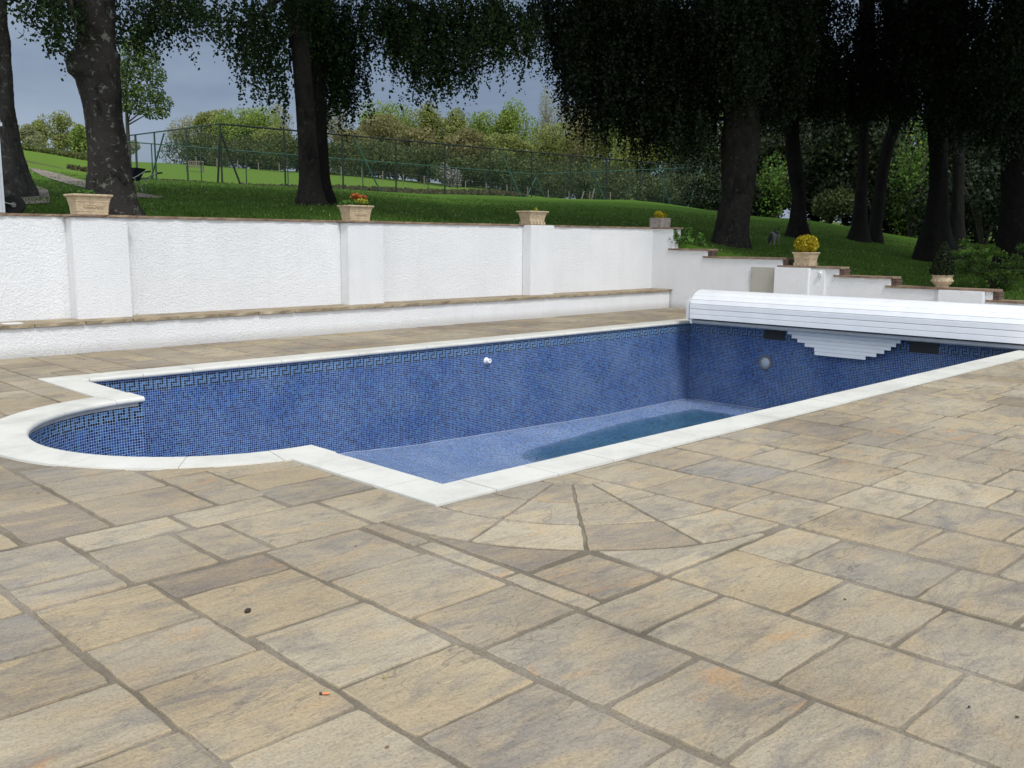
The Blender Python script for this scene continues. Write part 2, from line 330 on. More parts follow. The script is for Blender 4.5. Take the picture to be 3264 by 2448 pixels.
    nn = N(t, 'ShaderNodeVectorMath', operation='NORMALIZE'); t.links.new(an.outputs[0], nn.inputs[0]); t.links.new(nn.outputs[0], b.inputs['Normal'])
    return m
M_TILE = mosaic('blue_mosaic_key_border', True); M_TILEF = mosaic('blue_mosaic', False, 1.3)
M_BAND = simple('grey_cement_band', (0.33, 0.33, 0.34), 0.9, 0.25, 5, bmp=0.5)
# --- water
M_WATER, t, b, out = mat('shallow_water'); t.nodes.remove(b)
tr = N(t, 'ShaderNodeBsdfTransparent'); dv = N(t, 'ShaderNodeVertexColor'); dv.layer_name = 'depth'; t.links.new(mixc(t, dv.outputs[0], (1.0, 1.0, 1.0), (0.58, 0.80, 0.80)), tr.inputs[0])
gl = N(t, 'ShaderNodeBsdfGlossy'); gl.inputs['Roughness'].default_value = 0.03
fr = N(t, 'ShaderNodeFresnel'); fr.inputs['IOR'].default_value = 1.33
ms = N(t, 'ShaderNodeMixShader'); t.links.new(fr.outputs[0], ms.inputs[0]); t.links.new(tr.outputs[0], ms.inputs[1]); t.links.new(gl.outputs[0], ms.inputs[2]); t.links.new(ms.outputs[0], out.inputs[0])
# --- grass terrain
M_GRASS, t, b, _ = mat('lawn_grass'); co = objco(t)
n1 = noise(t, 0.25, 6, 0.65, co); n2 = noise(t, 9, 5, 0.75, co); n3 = noise(t, 60, 3, 0.8, co)
r = ramp(t, [(0.28, (0.036, 0.080, 0.014)), (0.5, (0.066, 0.132, 0.020)), (0.72, (0.105, 0.175, 0.030))])
t.links.new(math_(t, 'ADD', math_(t, 'MULTIPLY', n1.outputs[0], 0.5), math_(t, 'MULTIPLY', n2.outputs[0], 0.5)), r.inputs[0])
k = ramp(t, [(0.3, (0.6, 0.6, 0.6)), (0.7, (1.35, 1.35, 1.3))]); t.links.new(n3.outputs[0], k.inputs[0])
cg = mixc(t, 1.0, r.outputs[0], k.outputs[0], 'MULTIPLY')
at = N(t, 'ShaderNodeVertexColor'); at.layer_name = 'kind'
sp = N(t, 'ShaderNodeSeparateColor'); t.links.new(at.outputs[0], sp.inputs[0])
cg = mixc(t, sp.outputs[0], cg, mixc(t, 1.0, (0.10, 0.170, 0.028), k.outputs[0], 'MULTIPLY'))      # far field, its sunlit brightness put into the colour
nb = noise(t, 1.2, 5, 0.7, co); rb = ramp(t, [(0.35, (0.045, 0.060, 0.022)), (0.6, (0.11, 0.095, 0.05))]); t.links.new(nb.outputs[0], rb.inputs[0])
cg = mixc(t, sp.outputs[1], cg, rb.outputs[0])                                                     # rough brown bank
t.links.new(cg, b.inputs['Base Color']); b.inputs['Roughness'].default_value = 0.95; b.inputs['Specular IOR Level'].default_value = 0.03
bump(t, b, n2.outputs[0], 0.6, 0.06)
M_GRAVEL = simple('gravel_path', (0.20, 0.165, 0.135), 0.95, 0.3, 2.5, bmp=0.6, bscale=40)
# --- bark
def bark(name, dark, mid, light, moss):
    m, t, b, _ = mat(name); co = objco(t)
    n1 = noise(t, 2.4, 8, 0.72, objco(t, (1, 1, 0.45)), 0.6); r = ramp(t, [(0.32, dark), (0.52, mid), (0.75, tuple(c*1.4 for c in mid))]); t.links.new(n1.outputs[0], r.inputs[0])
    n2 = noise(t, 8.5, 5, 0.65, co, 0.7); k = ramp(t, [(0.585, (0, 0, 0)), (0.62, (1, 1, 1))]); t.links.new(n2.outputs[0], k.inputs[0])
    c = mixc(t, math_(t, 'MULTIPLY', k.outputs[0], 0.75), r.outputs[0], light)
    n3 = noise(t, 3.2, 4, 0.6, objco(t, (1, 1, 0.8)), 0.5); k3 = ramp(t, [(0.57, (0, 0, 0)), (0.66, (1, 1, 1))]); t.links.new(n3.outputs[0], k3.inputs[0])
    c = mixc(t, math_(t, 'MULTIPLY', k3.outputs[0], 0.8), c, moss)
    t.links.new(c, b.inputs['Base Color']); b.inputs['Roughness'].default_value = 0.92; b.inputs['Specular IOR Level'].default_value = 0.2
    n4 = noise(t, 16, 6, 0.7, objco(t, (1, 1, 0.35))); bump(t, b, n4.outputs[0], 1.0, 0.07)
    return m
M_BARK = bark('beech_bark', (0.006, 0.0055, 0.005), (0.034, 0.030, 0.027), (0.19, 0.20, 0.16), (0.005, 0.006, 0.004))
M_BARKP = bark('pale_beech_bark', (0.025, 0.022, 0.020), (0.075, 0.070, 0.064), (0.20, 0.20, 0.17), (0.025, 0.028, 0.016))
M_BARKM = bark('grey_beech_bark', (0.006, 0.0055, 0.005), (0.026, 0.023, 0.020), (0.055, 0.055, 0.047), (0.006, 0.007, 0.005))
M_BARKD = bark('shaded_woodland_bark', (0.004, 0.0035, 0.003), (0.009, 0.008, 0.007), (0.02, 0.02, 0.017), (0.004, 0.005, 0.003))  # darkest bark copy, deep shade of the stand put into its colour
M_TWIG = simple('twig_bark', (0.035, 0.03, 0.024), 0.9, 0.3, 8)
M_PALEB = simple('pale_branch_bark', (0.17, 0.155, 0.13), 0.9, 0.25, 4)
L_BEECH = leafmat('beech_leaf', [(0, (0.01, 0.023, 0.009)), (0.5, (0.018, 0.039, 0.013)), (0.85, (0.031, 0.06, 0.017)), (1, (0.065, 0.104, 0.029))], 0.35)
L_BEECHD = leafmat('shaded_leaf', [(0, (0.005, 0.009, 0.004)), (0.6, (0.009, 0.015, 0.006)), (1, (0.017, 0.026, 0.010))], 0.12)  # darker copy of the beech leaf, canopy shade put into its colour
L_DIM = leafmat('dim_woodland_leaf', [(0, (0.010, 0.017, 0.006)), (0.7, (0.020, 0.032, 0.010)), (1, (0.045, 0.055, 0.016))], 0.15)  # dim leaf copy, shade under the right-hand trees put into its colour
L_OLIVE = leafmat('olive_spring_leaf', [(0, (0.115, 0.142, 0.041)), (0.5, (0.25, 0.284, 0.081)), (1, (0.338, 0.365, 0.115))], 0.45)
L_GREEN = leafmat('fresh_green_leaf', [(0, (0.106, 0.163, 0.033)), (0.5, (0.219, 0.306, 0.062)), (1, (0.312, 0.4, 0.088))], 0.45)
L_BROWN = leafmat('brown_bud_leaf', [(0, (0.126, 0.119, 0.049)), (0.5, (0.245, 0.238, 0.098)), (1, (0.322, 0.294, 0.126))], 0.45)
L_PALE = leafmat('pale_bud_leaf', [(0, (0.192, 0.21, 0.102)), (0.5, (0.288, 0.306, 0.15)), (1, (0.396, 0.396, 0.216))], 0.45)
L_BUSH = leafmat('dark_hedge_leaf', [(0, (0.035, 0.053, 0.019)), (0.6, (0.077, 0.103, 0.035)), (1, (0.144, 0.156, 0.056))], 0.35)
L_BLOSSOM = leafmat('white_blossom', [(0, (0.07, 0.08, 0.05)), (0.5, (0.26, 0.24, 0.23)), (1, (0.42, 0.39, 0.37))], 0.3)
L_YELLOW = leafmat('golden_leaf', [(0, (0.22, 0.17, 0.012)), (0.5, (0.46, 0.36, 0.02)), (0.8, (0.62, 0.50, 0.03)), (1, (0.30, 0.34, 0.04))], 0.25)
L_ROSE = leafmat('rose_leaf', [(0, (0.045, 0.10, 0.022)), (0.5, (0.085, 0.17, 0.032)), (0.93, (0.14, 0.22, 0.04)), (1, (0.34, 0.36, 0.04))], 0.3)
L_RED = leafmat('orange_red_leaf', [(0, (0.30, 0.05, 0.03)), (0.5, (0.50, 0.14, 0.04)), (1, (0.55, 0.30, 0.08))], 0.2)
L_POT = leafmat('pot_green_leaf', [(0, (0.05, 0.12, 0.03)), (1, (0.14, 0.26, 0.05))], 0.2)
L_LIME = leafmat('lime_leaf', [(0, (0.28, 0.30, 0.03)), (1, (0.50, 0.50, 0.06))], 0.2)
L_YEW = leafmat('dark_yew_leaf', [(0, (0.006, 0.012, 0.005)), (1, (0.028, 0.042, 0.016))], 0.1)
M_PVC, t, b, _ = mat('white_pvc_slats'); b.inputs['Base Color'].default_value = (0.80, 0.815, 0.83, 1); b.inputs['Roughness'].default_value = 0.38
co = objco(t); n_ = noise(t, 3, 4, 0.6, co); r = ramp(t, [(0.3, (0.76, 0.775, 0.79)), (0.7, (0.83, 0.84, 0.85))]); t.links.new(n_.outputs[0], r.inputs[0]); t.links.new(r.outputs[0], b.inputs['Base Color'])
M_PVCG = simple('grey_slats', (0.55, 0.57, 0.58), 0.45, 0.06, 5)
M_PVCD = simple('underside_grey', (0.30, 0.32, 0.35), 0.6, 0.1, 5)
M_BLACK = simple('black_plastic_and_shade', (0.012, 0.011, 0.010), 0.5, 0.2, 20)
M_WHITEP = simple('white_plastic', (0.78, 0.78, 0.77), 0.4, 0.05, 10)
M_POT = simple('weathered_sandstone_pot', (0.46, 0.365, 0.24), 0.9, 0.22, 14, bmp=0.6, bscale=50)
M_POTB = simple('grey_concrete_pot', (0.30, 0.265, 0.235), 0.95, 0.3, 16, bmp=0.6, bscale=60)
M_SOIL = simple('potting_soil', (0.03, 0.022, 0.016), 1.0, 0.3, 30)
M_GPAINT = simple('green_painted_steel', (0.008, 0.032, 0.021), 0.55, 0.2, 5)
M_DPAINT = simple('dark_green_painted_steel', (0.005, 0.012, 0.009), 0.8, 0.2, 5)
M_TPAINT = simple('teal_painted_steel', (0.022, 0.080, 0.060), 0.55, 0.2, 5)
M_WOODP = simple('weathered_fence_wood', (0.17, 0.14, 0.11), 0.95, 0.3, 10)
M_NAVY = simple('navy_barrow_paint', (0.010, 0.013, 0.030), 0.5, 0.2, 10)
M_STEEL = simple('galvanised_steel', (0.40, 0.40, 0.39), 0.4, 0.1, 10, metal=0.6)
M_RUBBER = simple('black_rubber', (0.018, 0.017, 0.018), 0.8, 0.3, 20)
M_BRICK = simple('red_brick', (0.30, 0.09, 0.06), 0.9, 0.2, 10, bmp=0.5)
M_BEIGE = simple('beige_metal_door', (0.40, 0.385, 0.33), 0.6, 0.06, 3)
M_WHITEW = simple('white_painted_wood', (0.62, 0.63, 0.66), 0.6, 0.06, 5)
M_TEAL = simple('dark_teal_paint', (0.010, 0.028, 0.028), 0.5, 0.2, 8)
# net
M_NET, t, b, out = mat('chain_link_netting')
b.inputs['Base Color'].default_value = (0.02, 0.055, 0.04, 1); b.inputs['Roughness'].default_value = 0.6
tr = N(t, 'ShaderNodeBsdfTransparent'); ms = N(t, 'ShaderNodeMixShader'); ms.inputs[0].default_value = 0.085
t.links.new(tr.outputs[0], ms.inputs[1]); t.links.new(b.outputs[0], ms.inputs[2]); t.links.new(ms.outputs[0], out.inputs[0])

# ------------------------------------------------------------------ terrain
xs = sorted(set(list(np.arange(-160, -20, 6.0)) + list(np.arange(-20, 15.0, 1.0)) + [-13.05, -12.95, 15.16, 15.24] + list(np.arange(16, 70, 1.25)) + list(np.arange(70, 200, 5)) + [230, 280, 350, 450, 600, 900]))
ys = sorted(set([-300, -150, -80, -40, -20, -13.05, -12.95] + list(np.arange(-12, 9.5, 1.25)) + [9.86, 9.94] + list(np.arange(10.5, 70, 1.25)) + list(np.arange(70, 200, 4)) + [230, 280, 350, 450, 600, 900]))
xs = [x for x in xs if not (14.9 < x < 15.1)]
vs = []; cols = []
C1, C2, C3, C4 = [CAM*0 + Vector((CAM.x, CAM.y, 0)) + RH*a + FH*d for a, d in ((-14.6, 48), (14.3, 73), (2.0, 85), (-24.2, 56.1))]
for y in ys:
    for x in xs:
        if -13 < x < 15.2 and -13 < y < 9.9: z = -2.6
        else:
            z = gz(x, y)+0.02*math.sin(x*1.7)*math.cos(y*1.3)
        vs.append((x, y, z))
        vx, vy = x-CAM.x, y-CAM.y; D = vx*FH.x+vy*FH.y; l = vx*RH.x+vy*RH.y
        px = 1632+l/max(D, 3)*FPX
        # distance to the court: beyond the far long side the field starts
        s = (D-82-(l-1.7)*1.0) if l > -21 else (D-58-(l+21)*-0.2)
        far = (D-(83+ (l-1.7)*1.0)) / math.sqrt(2)
        fld = 1.0 if (far > 6 and px < 1950) else 0.0
        if px < 420 and D > 36: fld = min(1, (D-36)/10)  # far left lawn fades into the same painted sunlit green
        bank = 0.0
        if 0 < far < 6 and px < 1500: bank = 1.0
        if D > 118 and px > 400: fld *= 0.2; bank = 0.6
        cols.append((fld, bank, 0, 1))
nx = len(xs); fs = [(j*nx+i, j*nx+i+1, (j+1)*nx+i+1, (j+1)*nx+i) for j in range(len(ys)-1) for i in range(nx-1)]
me = mesh_from(vs, fs, 'ground', True)
ca = me.color_attributes.new('kind', 'FLOAT_COLOR', 'POINT'); ca.data.foreach_set('color', np.array(cols, dtype=np.float32).ravel())
tag(link('lawn', me, M_GRASS), kind='structure')
def drape(name, pts, mat_, up=0.03):
    P = [ghit(*p) for p in pts]; c = sum(P, Vector())/len(P)
    bm = bmesh.new(); vv = [bm.verts.new((p.x, p.y, 0)) for p in P]; bm.faces.new(vv)
    bmesh.ops.triangulate(bm, faces=bm.faces[:])
    for _ in range(4): bmesh.ops.subdivide_edges(bm, edges=[e for e in bm.edges if e.calc_length() > 0.45], cuts=1, use_grid_fill=False)
    bmesh.ops.triangulate(bm, faces=bm.faces[:])
    for q in bm.verts: q.co.z = gz(q.co.x, q.co.y)+up
    me = bpy.data.meshes.new(name); bm.to_mesh(me); bm.free(); return link(name, me, mat_)
tag(drape('gravel_path', [(86, 536), (130, 542), (200, 558), (278, 580), (345, 598), (433, 616), (480, 624), (524, 632), (500, 636), (430, 632), (340, 618), (240, 594), (200, 584), (158, 571), (115, 552)], M_GRAVEL), kind='structure')
tag(drape('gravel_landing', [(86, 598), (125, 598), (152, 608), (160, 630), (158, 652), (86, 655), (60, 655), (60, 600)], M_GRAVEL), kind='structure')

# ------------------------------------------------------------------ paving
PCX, PCY, RIN, ROUT = 0.36, 3.45, 1.50, 1.86            # round end of the pool
X0, X1, Y0, Y1 = 0.0, 12.55, 0.0, 6.92                   # outer rectangle of the coping
def poly_ok(p):
    return True
def wobble(poly, gap, step=0.05, amp=0.005, corner=0.02):
    """inset a polygon by gap and give it a hand-cut edge"""
    n = len(poly); P = [Vector((p[0], p[1])) for p in poly]
    area = sum(P[i].x*P[(i+1) % n].y-P[(i+1) % n].x*P[i].y for i in range(n))/2
    if area < 0: P.reverse(); area = -area
    if area < 0.004: return None
    off = []
    for i in range(n):
        a, b_, c = P[i-1], P[i], P[(i+1) % n]
        d1 = (b_-a); d2 = (c-b_)
        if d1.length < 1e-5 or d2.length < 1e-5: continue
        d1.normalize(); d2.normalize(); n1 = Vector((-d1.y, d1.x)); n2 = Vector((-d2.y, d2.x))
        k = 1+n1.dot(n2)
        off.append(b_+(n1+n2)*(gap/max(k, 0.35)))
    out = []; m = len(off)
    for i in range(m):
        a, b_ = off[i], off[(i+1) % m]; L = (b_-a).length
        if L < 0.03: out.append(a); continue
        d = (b_-a)/L; nn = Vector((-d.y, d.x)); k = max(2, int(L/step)); ph = random.random()*9; sk = random.uniform(-.4, .4)*amp
        for j in range(k):
            t_ = j/k; s = t_*L
            w_ = amp*(0.6*math.sin(s*9+ph)+0.5*math.sin(s*31+ph*3)+0.35*random.uniform(-1, 1))+sk
            e = min(s, L-s)
            if e < corner: w_ += (corner-e)*0.35
            if j == 0: pp = a+d*0.0+nn*corner*0.2+d*corner*0.2
            else: pp = a+d*s+nn*w_
            out.append(pp)
    return out
SL = MB()
def inpool(x, y, g=0.12):
    if X0+g < x < X1-g and Y0+g < y < Y1-g: return True
    return x < PCX and (x-PCX)**2+(y-PCY)**2 < (ROUT-g)**2
def slab(poly, gap=None, z=None):
    gap = random.uniform(0.005, 0.014) if gap is None else gap
    o = wobble(poly, gap)
    if not o: return
    q = []
    for p in o:
        x, y = p.x, p.y
        r = math.hypot(x-PCX, y-PCY)
        if x < PCX and r < ROUT-0.10 and not (X0 < x): 
            k = (ROUT-0.10)/max(r, 1e-3); x = PCX+(x-PCX)*k; y = PCY+(y-PCY)*k
        q.append((x, y))
    n = len(q)
    ar = abs(sum(q[i][0]*q[(i+1) % n][1]-q[(i+1) % n][0]*q[i][1] for i in range(n))/2)
    if ar < 0.006: return
    z = random.uniform(-0.006, -0.002) if z is None else z
    cx = sum(p[0] for p in q)/n; cy = sum(p[1] for p in q)/n; tx, ty = random.uniform(-.004, .004), random.uniform(-.004, .004)
    def top(x, y): return z+(x-cx)*tx+(y-cy)*ty
    v = []
    for x, y in q: v.append((x, y, top(x, y)-0.018))
    for x, y in q:
        dx, dy = cx-x, cy-y; L = math.hypot(dx, dy) or 1; v.append((x+dx/L*0.004, y+dy/L*0.004, top(x, y)-0.0016))
    for x, y in q:
        dx, dy = cx-x, cy-y; L = math.hypot(dx, dy) or 1; v.append((x+dx/L*0.010, y+dy/L*0.010, top(x, y)))
    f = [(i, (i+1) % n, n+(i+1) % n, n+i) for i in range(n)]+[(n+i, n+(i+1) % n, 2*n+(i+1) % n, 2*n+i) for i in range(n)]+[tuple(range(2*n, 3*n))]
    SL.add(v, f)
def rect(x0, x1, y0, y1, **k): slab([(x0, y0), (x1, y0), (x1, y1), (x0, y1)], **k)
# the slabs one can follow in the photograph
KN = [(-.47, .0, -.03, .58), (-1.11, -.49, -.03, .58), (-1.40, -1.11, -.03, .57), (-1.86, -1.41, -.02, .58), (-2.32, -1.87, .30, .90), (-2.32, -1.87, -.03, .28),
 (-1.25, -.65, .59, .91), (-1.86, -1.26, .60, .91), (-.64, .0, .60, 1.05), (-1.56, -.95, .93, 1.55), (-2.03, -1.57, .93, 1.55), (-.94, -.60, .93, 1.30), (-.60, .0, 1.05, 1.45), (-.94, -.60, 1.3, 1.75),
 (-1.20, -.60, -.62, -.04), (-1.80, -1.20, -.33, -.05), (-1.80, -1.20, -.93, -.33), (-1.77, -1.20, -1.55, -.93), (-1.77, -1.20, -2.00, -1.55), (-1.77, -1.20, -2.62, -2.0), (-1.77, -1.20, -3.2, -2.62),
 (-1.19, -.59, -1.23, -.62), (-1.18, -.58, -1.66, -1.23), (-1.18, -.60, -2.30, -1.66), (-1.18, -.60, -2.78, -2.30), (-1.18, -.60, -3.4, -2.78),
 (-2.32, -1.80, -.60, -.04), (-2.31, -1.79, -1.06, -.60), (-2.30, -1.78, -1.70, -1.06), (-2.30, -1.78, -2.3, -1.70), (-2.57, -2.32, -.48, -.04), (-2.9, -2.32, -.94, -.48), (-2.9, -2.30, -1.42, -.94), (-2.9, -2.29, -1.72, -1.42), (-2.7, -2.29, -2.3, -1.72),
 (-.58, -.45, -.49, -.03), (-.57, -.44, -1.15, -.49), (-.57, -.44, -1.68, -1.15),
 (-.59, .02, -2.00, -1.69), (-.59, .02, -2.61, -2.01), (-.59, .02, -3.08, -2.61), (-.59, .02, -3.5, -3.08),
 (.03, .62, -2.31, -1.69), (.03, .60, -2.78, -2.32), (.03, .60, -3.25, -2.78), (.62, 1.19, -2.01, -1.69), (.62, 1.18, -2.63, -2.01), (.62, 1.18, -3.05, -2.63), (.62, 1.18, -3.5, -3.05),
 (1.21, 1.79, -.62, -.02), (1.21, 1.79, -1.25, -.62), (1.21, 1.79, -1.72, -1.25), (1.21, 1.78, -2.33, -1.72), (1.21, 1.78, -2.78, -2.33), (1.21, 1.78, -3.4, -2.78),
 (1.80, 2.38, -.45, -.02), (1.80, 2.38, -1.05, -.45), (1.80, 2.38, -1.58, -1.05), (1.80, 2.38, -2.05, -1.58), (1.80, 2.38, -2.62, -2.05), (1.80, 2.38, -3.1, -2.62),
 (2.40, 2.99, -.6, -.02), (2.40, 2.99, -1.05, -.6), (2.40, 2.99, -1.60, -1.05), (2.40, 2.99, -2.33, -1.60), (2.40, 2.99, -2.8, -2.33)]
for k_ in KN: rect(*k_)
# quarter wheel of cut slabs beside the pool corner
WC = (1.20, -0.01)
def arcp(r, a0, a1, n=8): return [(WC[0]+r*math.cos(math.radians(a0+(a1-a0)*i/n)), WC[1]+r*math.sin(math.radians(a0+(a1-a0)*i/n))) for i in range(n+1)]
slab([WC]+arcp(0.31, 180, 270), gap=0.006)
for r0, r1 in ((0.31, 0.75), (0.75, 1.19), (1.19, 1.63)):
    for a in (180, 202.5, 225, 247.5):
        slab(arcp(r0, a, a+22.5)+arcp(r1, a, a+22.5)[::-1], gap=0.0075)
R_ = 1.640
slab(arcp(R_, 194, 224.5)+[(-.43, -1.19), (-.43, WC[1]+R_*math.sin(math.radians(194)))], gap=0.012)
slab(arcp(R_, 226, 262)+[(WC[0]+R_*math.cos(math.radians(262)), -1.68), (.03, -1.68)], gap=0.012)
rect(-.43, .02, -1.67, -1.2)
# the rest, in the same module
def column(x0, x1, ya, yb, seed):
    rr = random.Random(seed); y = ya
    while y < yb-0.05:
        h = rr.choice((0.3, 0.45, 0.6, 0.6, 0.6))
        if yb-y-h < 0.2: h = yb-y
        y2 = min(yb, y+h)
        if h >= 0.59 and rr.random() < 0.16 and x1-x0 > .5:
            xm = (x0+x1)/2+rr.choice((-.15, 0, .15)); rect(x0, xm, y, y2); rect(xm, x1, y, y2)
        else: rect(x0, x1, y, y2)
        y = y2
def colfill(xa, xb, ya, yb, pitch=0.597, seed=1):
    k = 0; x = xa
    while x < xb-0.05:
        w_ = pitch if random.random() < .8 else pitch*0.75
        x2 = min(xb, x+w_)
        if xb-x2 < .2: x2 = xb
        column(x, x2, ya-(random.uniform(0, .3) if ya < -3 else 0), yb, seed*100+k); x = x2; k += 1
colfill(3.0, 14.95, -9.0, -.02, seed=1)
colfill(-.59, 3.0, -9.0, -3.5, seed=2)
colfill(-9.0, -.6, -9.0, -3.4, seed=3)
for x0, x1, ya, yb, sd in ((-2.9, -2.32, -3.4, -2.3, 5), (-2.28, -1.78, -3.4, -2.3, 6), (-2.9, -2.57, -.48, -.04, 7), (-2.9, -2.33, -.03, .9, 8)): column(x0, x1, ya, yb, sd)
colfill(-9.0, -2.9, -3.4, 0.92, seed=9)
colfill(-9.0, -2.05, 0.93, 9.06, seed=10)
# left of the round end, above the followed slabs
for x0, x1, ya, sd in ((-2.04, -1.57, 1.56, 11), (-1.56, -.95, 1.56, 12)): column(x0, x1, ya, 2.6 if sd == 12 else 9.06, sd)
column(-1.56, -.95, 4.3, 9.06, 13); column(-.94, -.35, 4.75, 9.06, 14); column(-.34, 0.0, 5.05, 6.9, 15); column(-.34, 0.0, 6.9, 9.06, 16)
column(-.94, -.5, 1.75, 2.0, 17); rect(-.60, 0, 1.45, 1.80)
colfill(0.0, 12.6, 6.84, 9.06, seed=20)
colfill(12.6, 14.95, -.02, 9.06, seed=21)
pv = empty('paving'); tag(pv, kind='structure')
pv.location = (0, 0, 0)
SL.build('slabs', M_STONE, pv)
# mortar bed: a sheet with the pool cut out
def ring_sheet():
    inner = [(0.2, 0.2), (12.4, 0.2), (12.4, 6.72), (0.2, 6.72), (0.2, PCY+1.7)]
    a0 = math.degrees(math.atan2(1.7, 0.2-PCX))
    for i in range(1, 24):
        a = math.radians(a0+(360-2*a0)*i/24); inner.append((PCX+1.7*math.cos(a), PCY+1.7*math.sin(a)))
    inner.append((0.2, PCY-1.7))
    bm = bmesh.new(); vi = [bm.verts.new((x, y, 0)) for x, y in inner]; vo = [bm.verts.new(p) for p in ((-13, -13, 0), (15.1, -13, 0), (15.1, 9.6, 0), (-13, 9.6, 0))]
    es = [bm.edges.new((vi[i], vi[(i+1) % len(vi)])) for i in range(len(vi))]+[bm.edges.new((vo[i], vo[(i+1) % 4])) for i in range(4)]
    bmesh.ops.triangle_fill(bm, use_beauty=True, use_dissolve=False, edges=es)
    bad = [f for f in bm.faces if inpool(f.calc_center_median().x, f.calc_center_median().y, 0.2)]
    bmesh.ops.delete(bm, geom=bad, context='FACES')
    for q in bm.verts: q.co.z = -0.0125
    for f in bm.faces:
        if f.normal.z < 0: f.normal_flip()
    me = bpy.data.meshes.new('mortar_joints'); bm.to_mesh(me); bm.free(); return me
link('mortar_joints', ring_sheet(), M_MORTAR, pv)

# ------------------------------------------------------------------ the pool
pool = empty('swimming_pool', (0, 0, 0)); tag(pool, 'drained blue mosaic swimming pool with a round end, white stone coping and Greek key border', 'swimming pool')
# walls: plan outline of the tiled face (40 mm behind the coping nose)
IN = dict(x0=0.40, x1=12.22, y0=0.40, y1=6.60)
RW = RIN+0.04
outline = []
def seg(a, b_, n=1): outline.extend([(a[0]+(b_[0]-a[0])*i/n, a[1]+(b_[1]-a[1])*i/n) for i in range(n)])
def floorz(x, y):
    e = float(np.interp(x, [0, .4, 4, 5, 7.3, 9.5, 12.3], [-1.30, -1.31, -1.415, -1.485, -1.545, -1.60, -1.585]))
    d = min(y-IN['y0'], IN['y1']-y, IN['x1']-x); d = max(0, min(1, d/1.25)); d = d*d*(3-2*d)
    f = max(0, min(1, (x-3.6)/3))
    return e-0.16*d*f
pts = [(IN['x0'], PCY-math.sqrt(RW**2-0.04**2))]
seq = [(IN['x0'], IN['y0']), (IN['x1'], IN['y0']), (IN['x1'], IN['y1']), (IN['x0'], IN['y1'])]
chain = [(IN['x0'], PCY-RW), (IN['x0'], IN['y0'])]
path = []
def addseg(a, b_):
    L = math.hypot(b_[0]-a[0], b_[1]-a[1]); n = max(1, int(L/0.3))
    for i in range(n): path.append((a[0]+(b_[0]-a[0])*i/n, a[1]+(b_[1]-a[1])*i/n))
corner_idx = {}
addseg((IN['x0'], PCY-RW), (IN['x0'], IN['y0'])); addseg((IN['x0'], IN['y0']), (IN['x1'], IN['y0'])); addseg((IN['x1'], IN['y0']), (IN['x1'], IN['y1']))
i_far0 = len(path); addseg((IN['x1'], IN['y1']), (IN['x0'], IN['y1'])); i_far1 = len(path); addseg((IN['x0'], IN['y1']), (IN['x0'], PCY+RW))
for i in range(40):
    a = math.radians(90+180*i/40); path.append((PCX+0.04*0+RW*math.cos(a), PCY+RW*math.sin(a)))
bm = bmesh.new(); uvl = bm.loops.layers.uv.new('UVMap'); npth = len(path); s = 0.0; S = [0]
for i in range(npth):
    a, b_ = path[i], path[(i+1) % npth]; S.append(S[-1]+math.hypot(b_[0]-a[0], b_[1]-a[1]))
# far wall: pattern phase so that a motif starts at x = 0.825
phase = (S[i_far0]+(IN['x1']-0.825)) % (6*PT)
zt = -0.050
for i in range(npth):
    a, b_ = path[i], path[(i+1) % npth]
    za, zb = floorz(*a)-0.12, floorz(*b_)-0.12
    v = [bm.verts.new((a[0], a[1], za)), bm.verts.new((b_[0], b_[1], zb)), bm.verts.new((b_[0], b_[1], zt)), bm.verts.new((a[0], a[1], zt))]
    f = bm.faces.new(v[::-1])
    uv = {v[0]: (-(S[i]-phase), za), v[1]: (-(S[i+1]-phase), zb), v[2]: (-(S[i+1]-phase), zt), v[3]: (-(S[i]-phase), zt)}
    for lp in f.loops:
        u_, z_ = uv[lp.vert]; lp[uvl].uv = (u_+0.0*PT, z_+0.0755-0.0846+PT*0.0+0.028)
me = bpy.data.meshes.new('tiled_wall'); bm.to_mesh(me); bm.free()
# normals inward
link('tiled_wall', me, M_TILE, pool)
# cement band under the coping of the round end
mb = MB(); rings = []
for z in (-0.040, -0.085):
    rings.append([(PCX+(RW-0.008)*math.cos(math.radians(92+176*i/36)), PCY+(RW-0.008)*math.sin(math.radians(92+176*i/36)), z) for i in range(37)])
mb.add(rings[0]+rings[1], [(i, i+1, 38+i, 37+i) for i in range(36)], True); mb.build('cement_band', M_BAND, pool)
# floor
bm = bmesh.new(); uvl = bm.loops.layers.uv.new('UVMap')
gx = list(np.linspace(-1.3, 12.4, 70)); gy = list(np.linspace(0.2, 6.8, 45)); grid = [[bm.verts.new((x, y, floorz(x, y))) for x in gx] for y in gy]
for j in range(len(gy)-1):
    for i in range(len(gx)-1):
        f = bm.faces.new((grid[j][i], grid[j][i+1], grid[j+1][i+1], grid[j+1][i])); f.smooth = True
        for lp in f.loops: lp[uvl].uv = (lp.vert.co.x, lp.vert.co.y)
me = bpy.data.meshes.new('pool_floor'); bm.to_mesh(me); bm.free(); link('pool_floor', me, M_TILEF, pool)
m = MB(); xs__ = [0.42+i*0.3 for i in range(40)]
fl = [(x, IN['y1']-.001, floorz(x, IN['y1'])+.010) for x in xs__]; f2 = [(x, IN['y1']-.016, floorz(x, IN['y1'])+.003) for x in xs__]
m.add(fl+f2, [(i, i+1, 40+i+1, 40+i) for i in range(39)])
ys__ = [0.42+i*0.3 for i in range(21)]; fl = [(IN['x1']-.001, y, floorz(IN['x1'], y)+.010) for y in ys__]; f2 = [(IN['x1']-.018, y, floorz(IN['x1'], y)+.003) for y in ys__]
m.add(fl+f2, [(i, i+1, 21+i+1, 21+i) for i in range(20)])
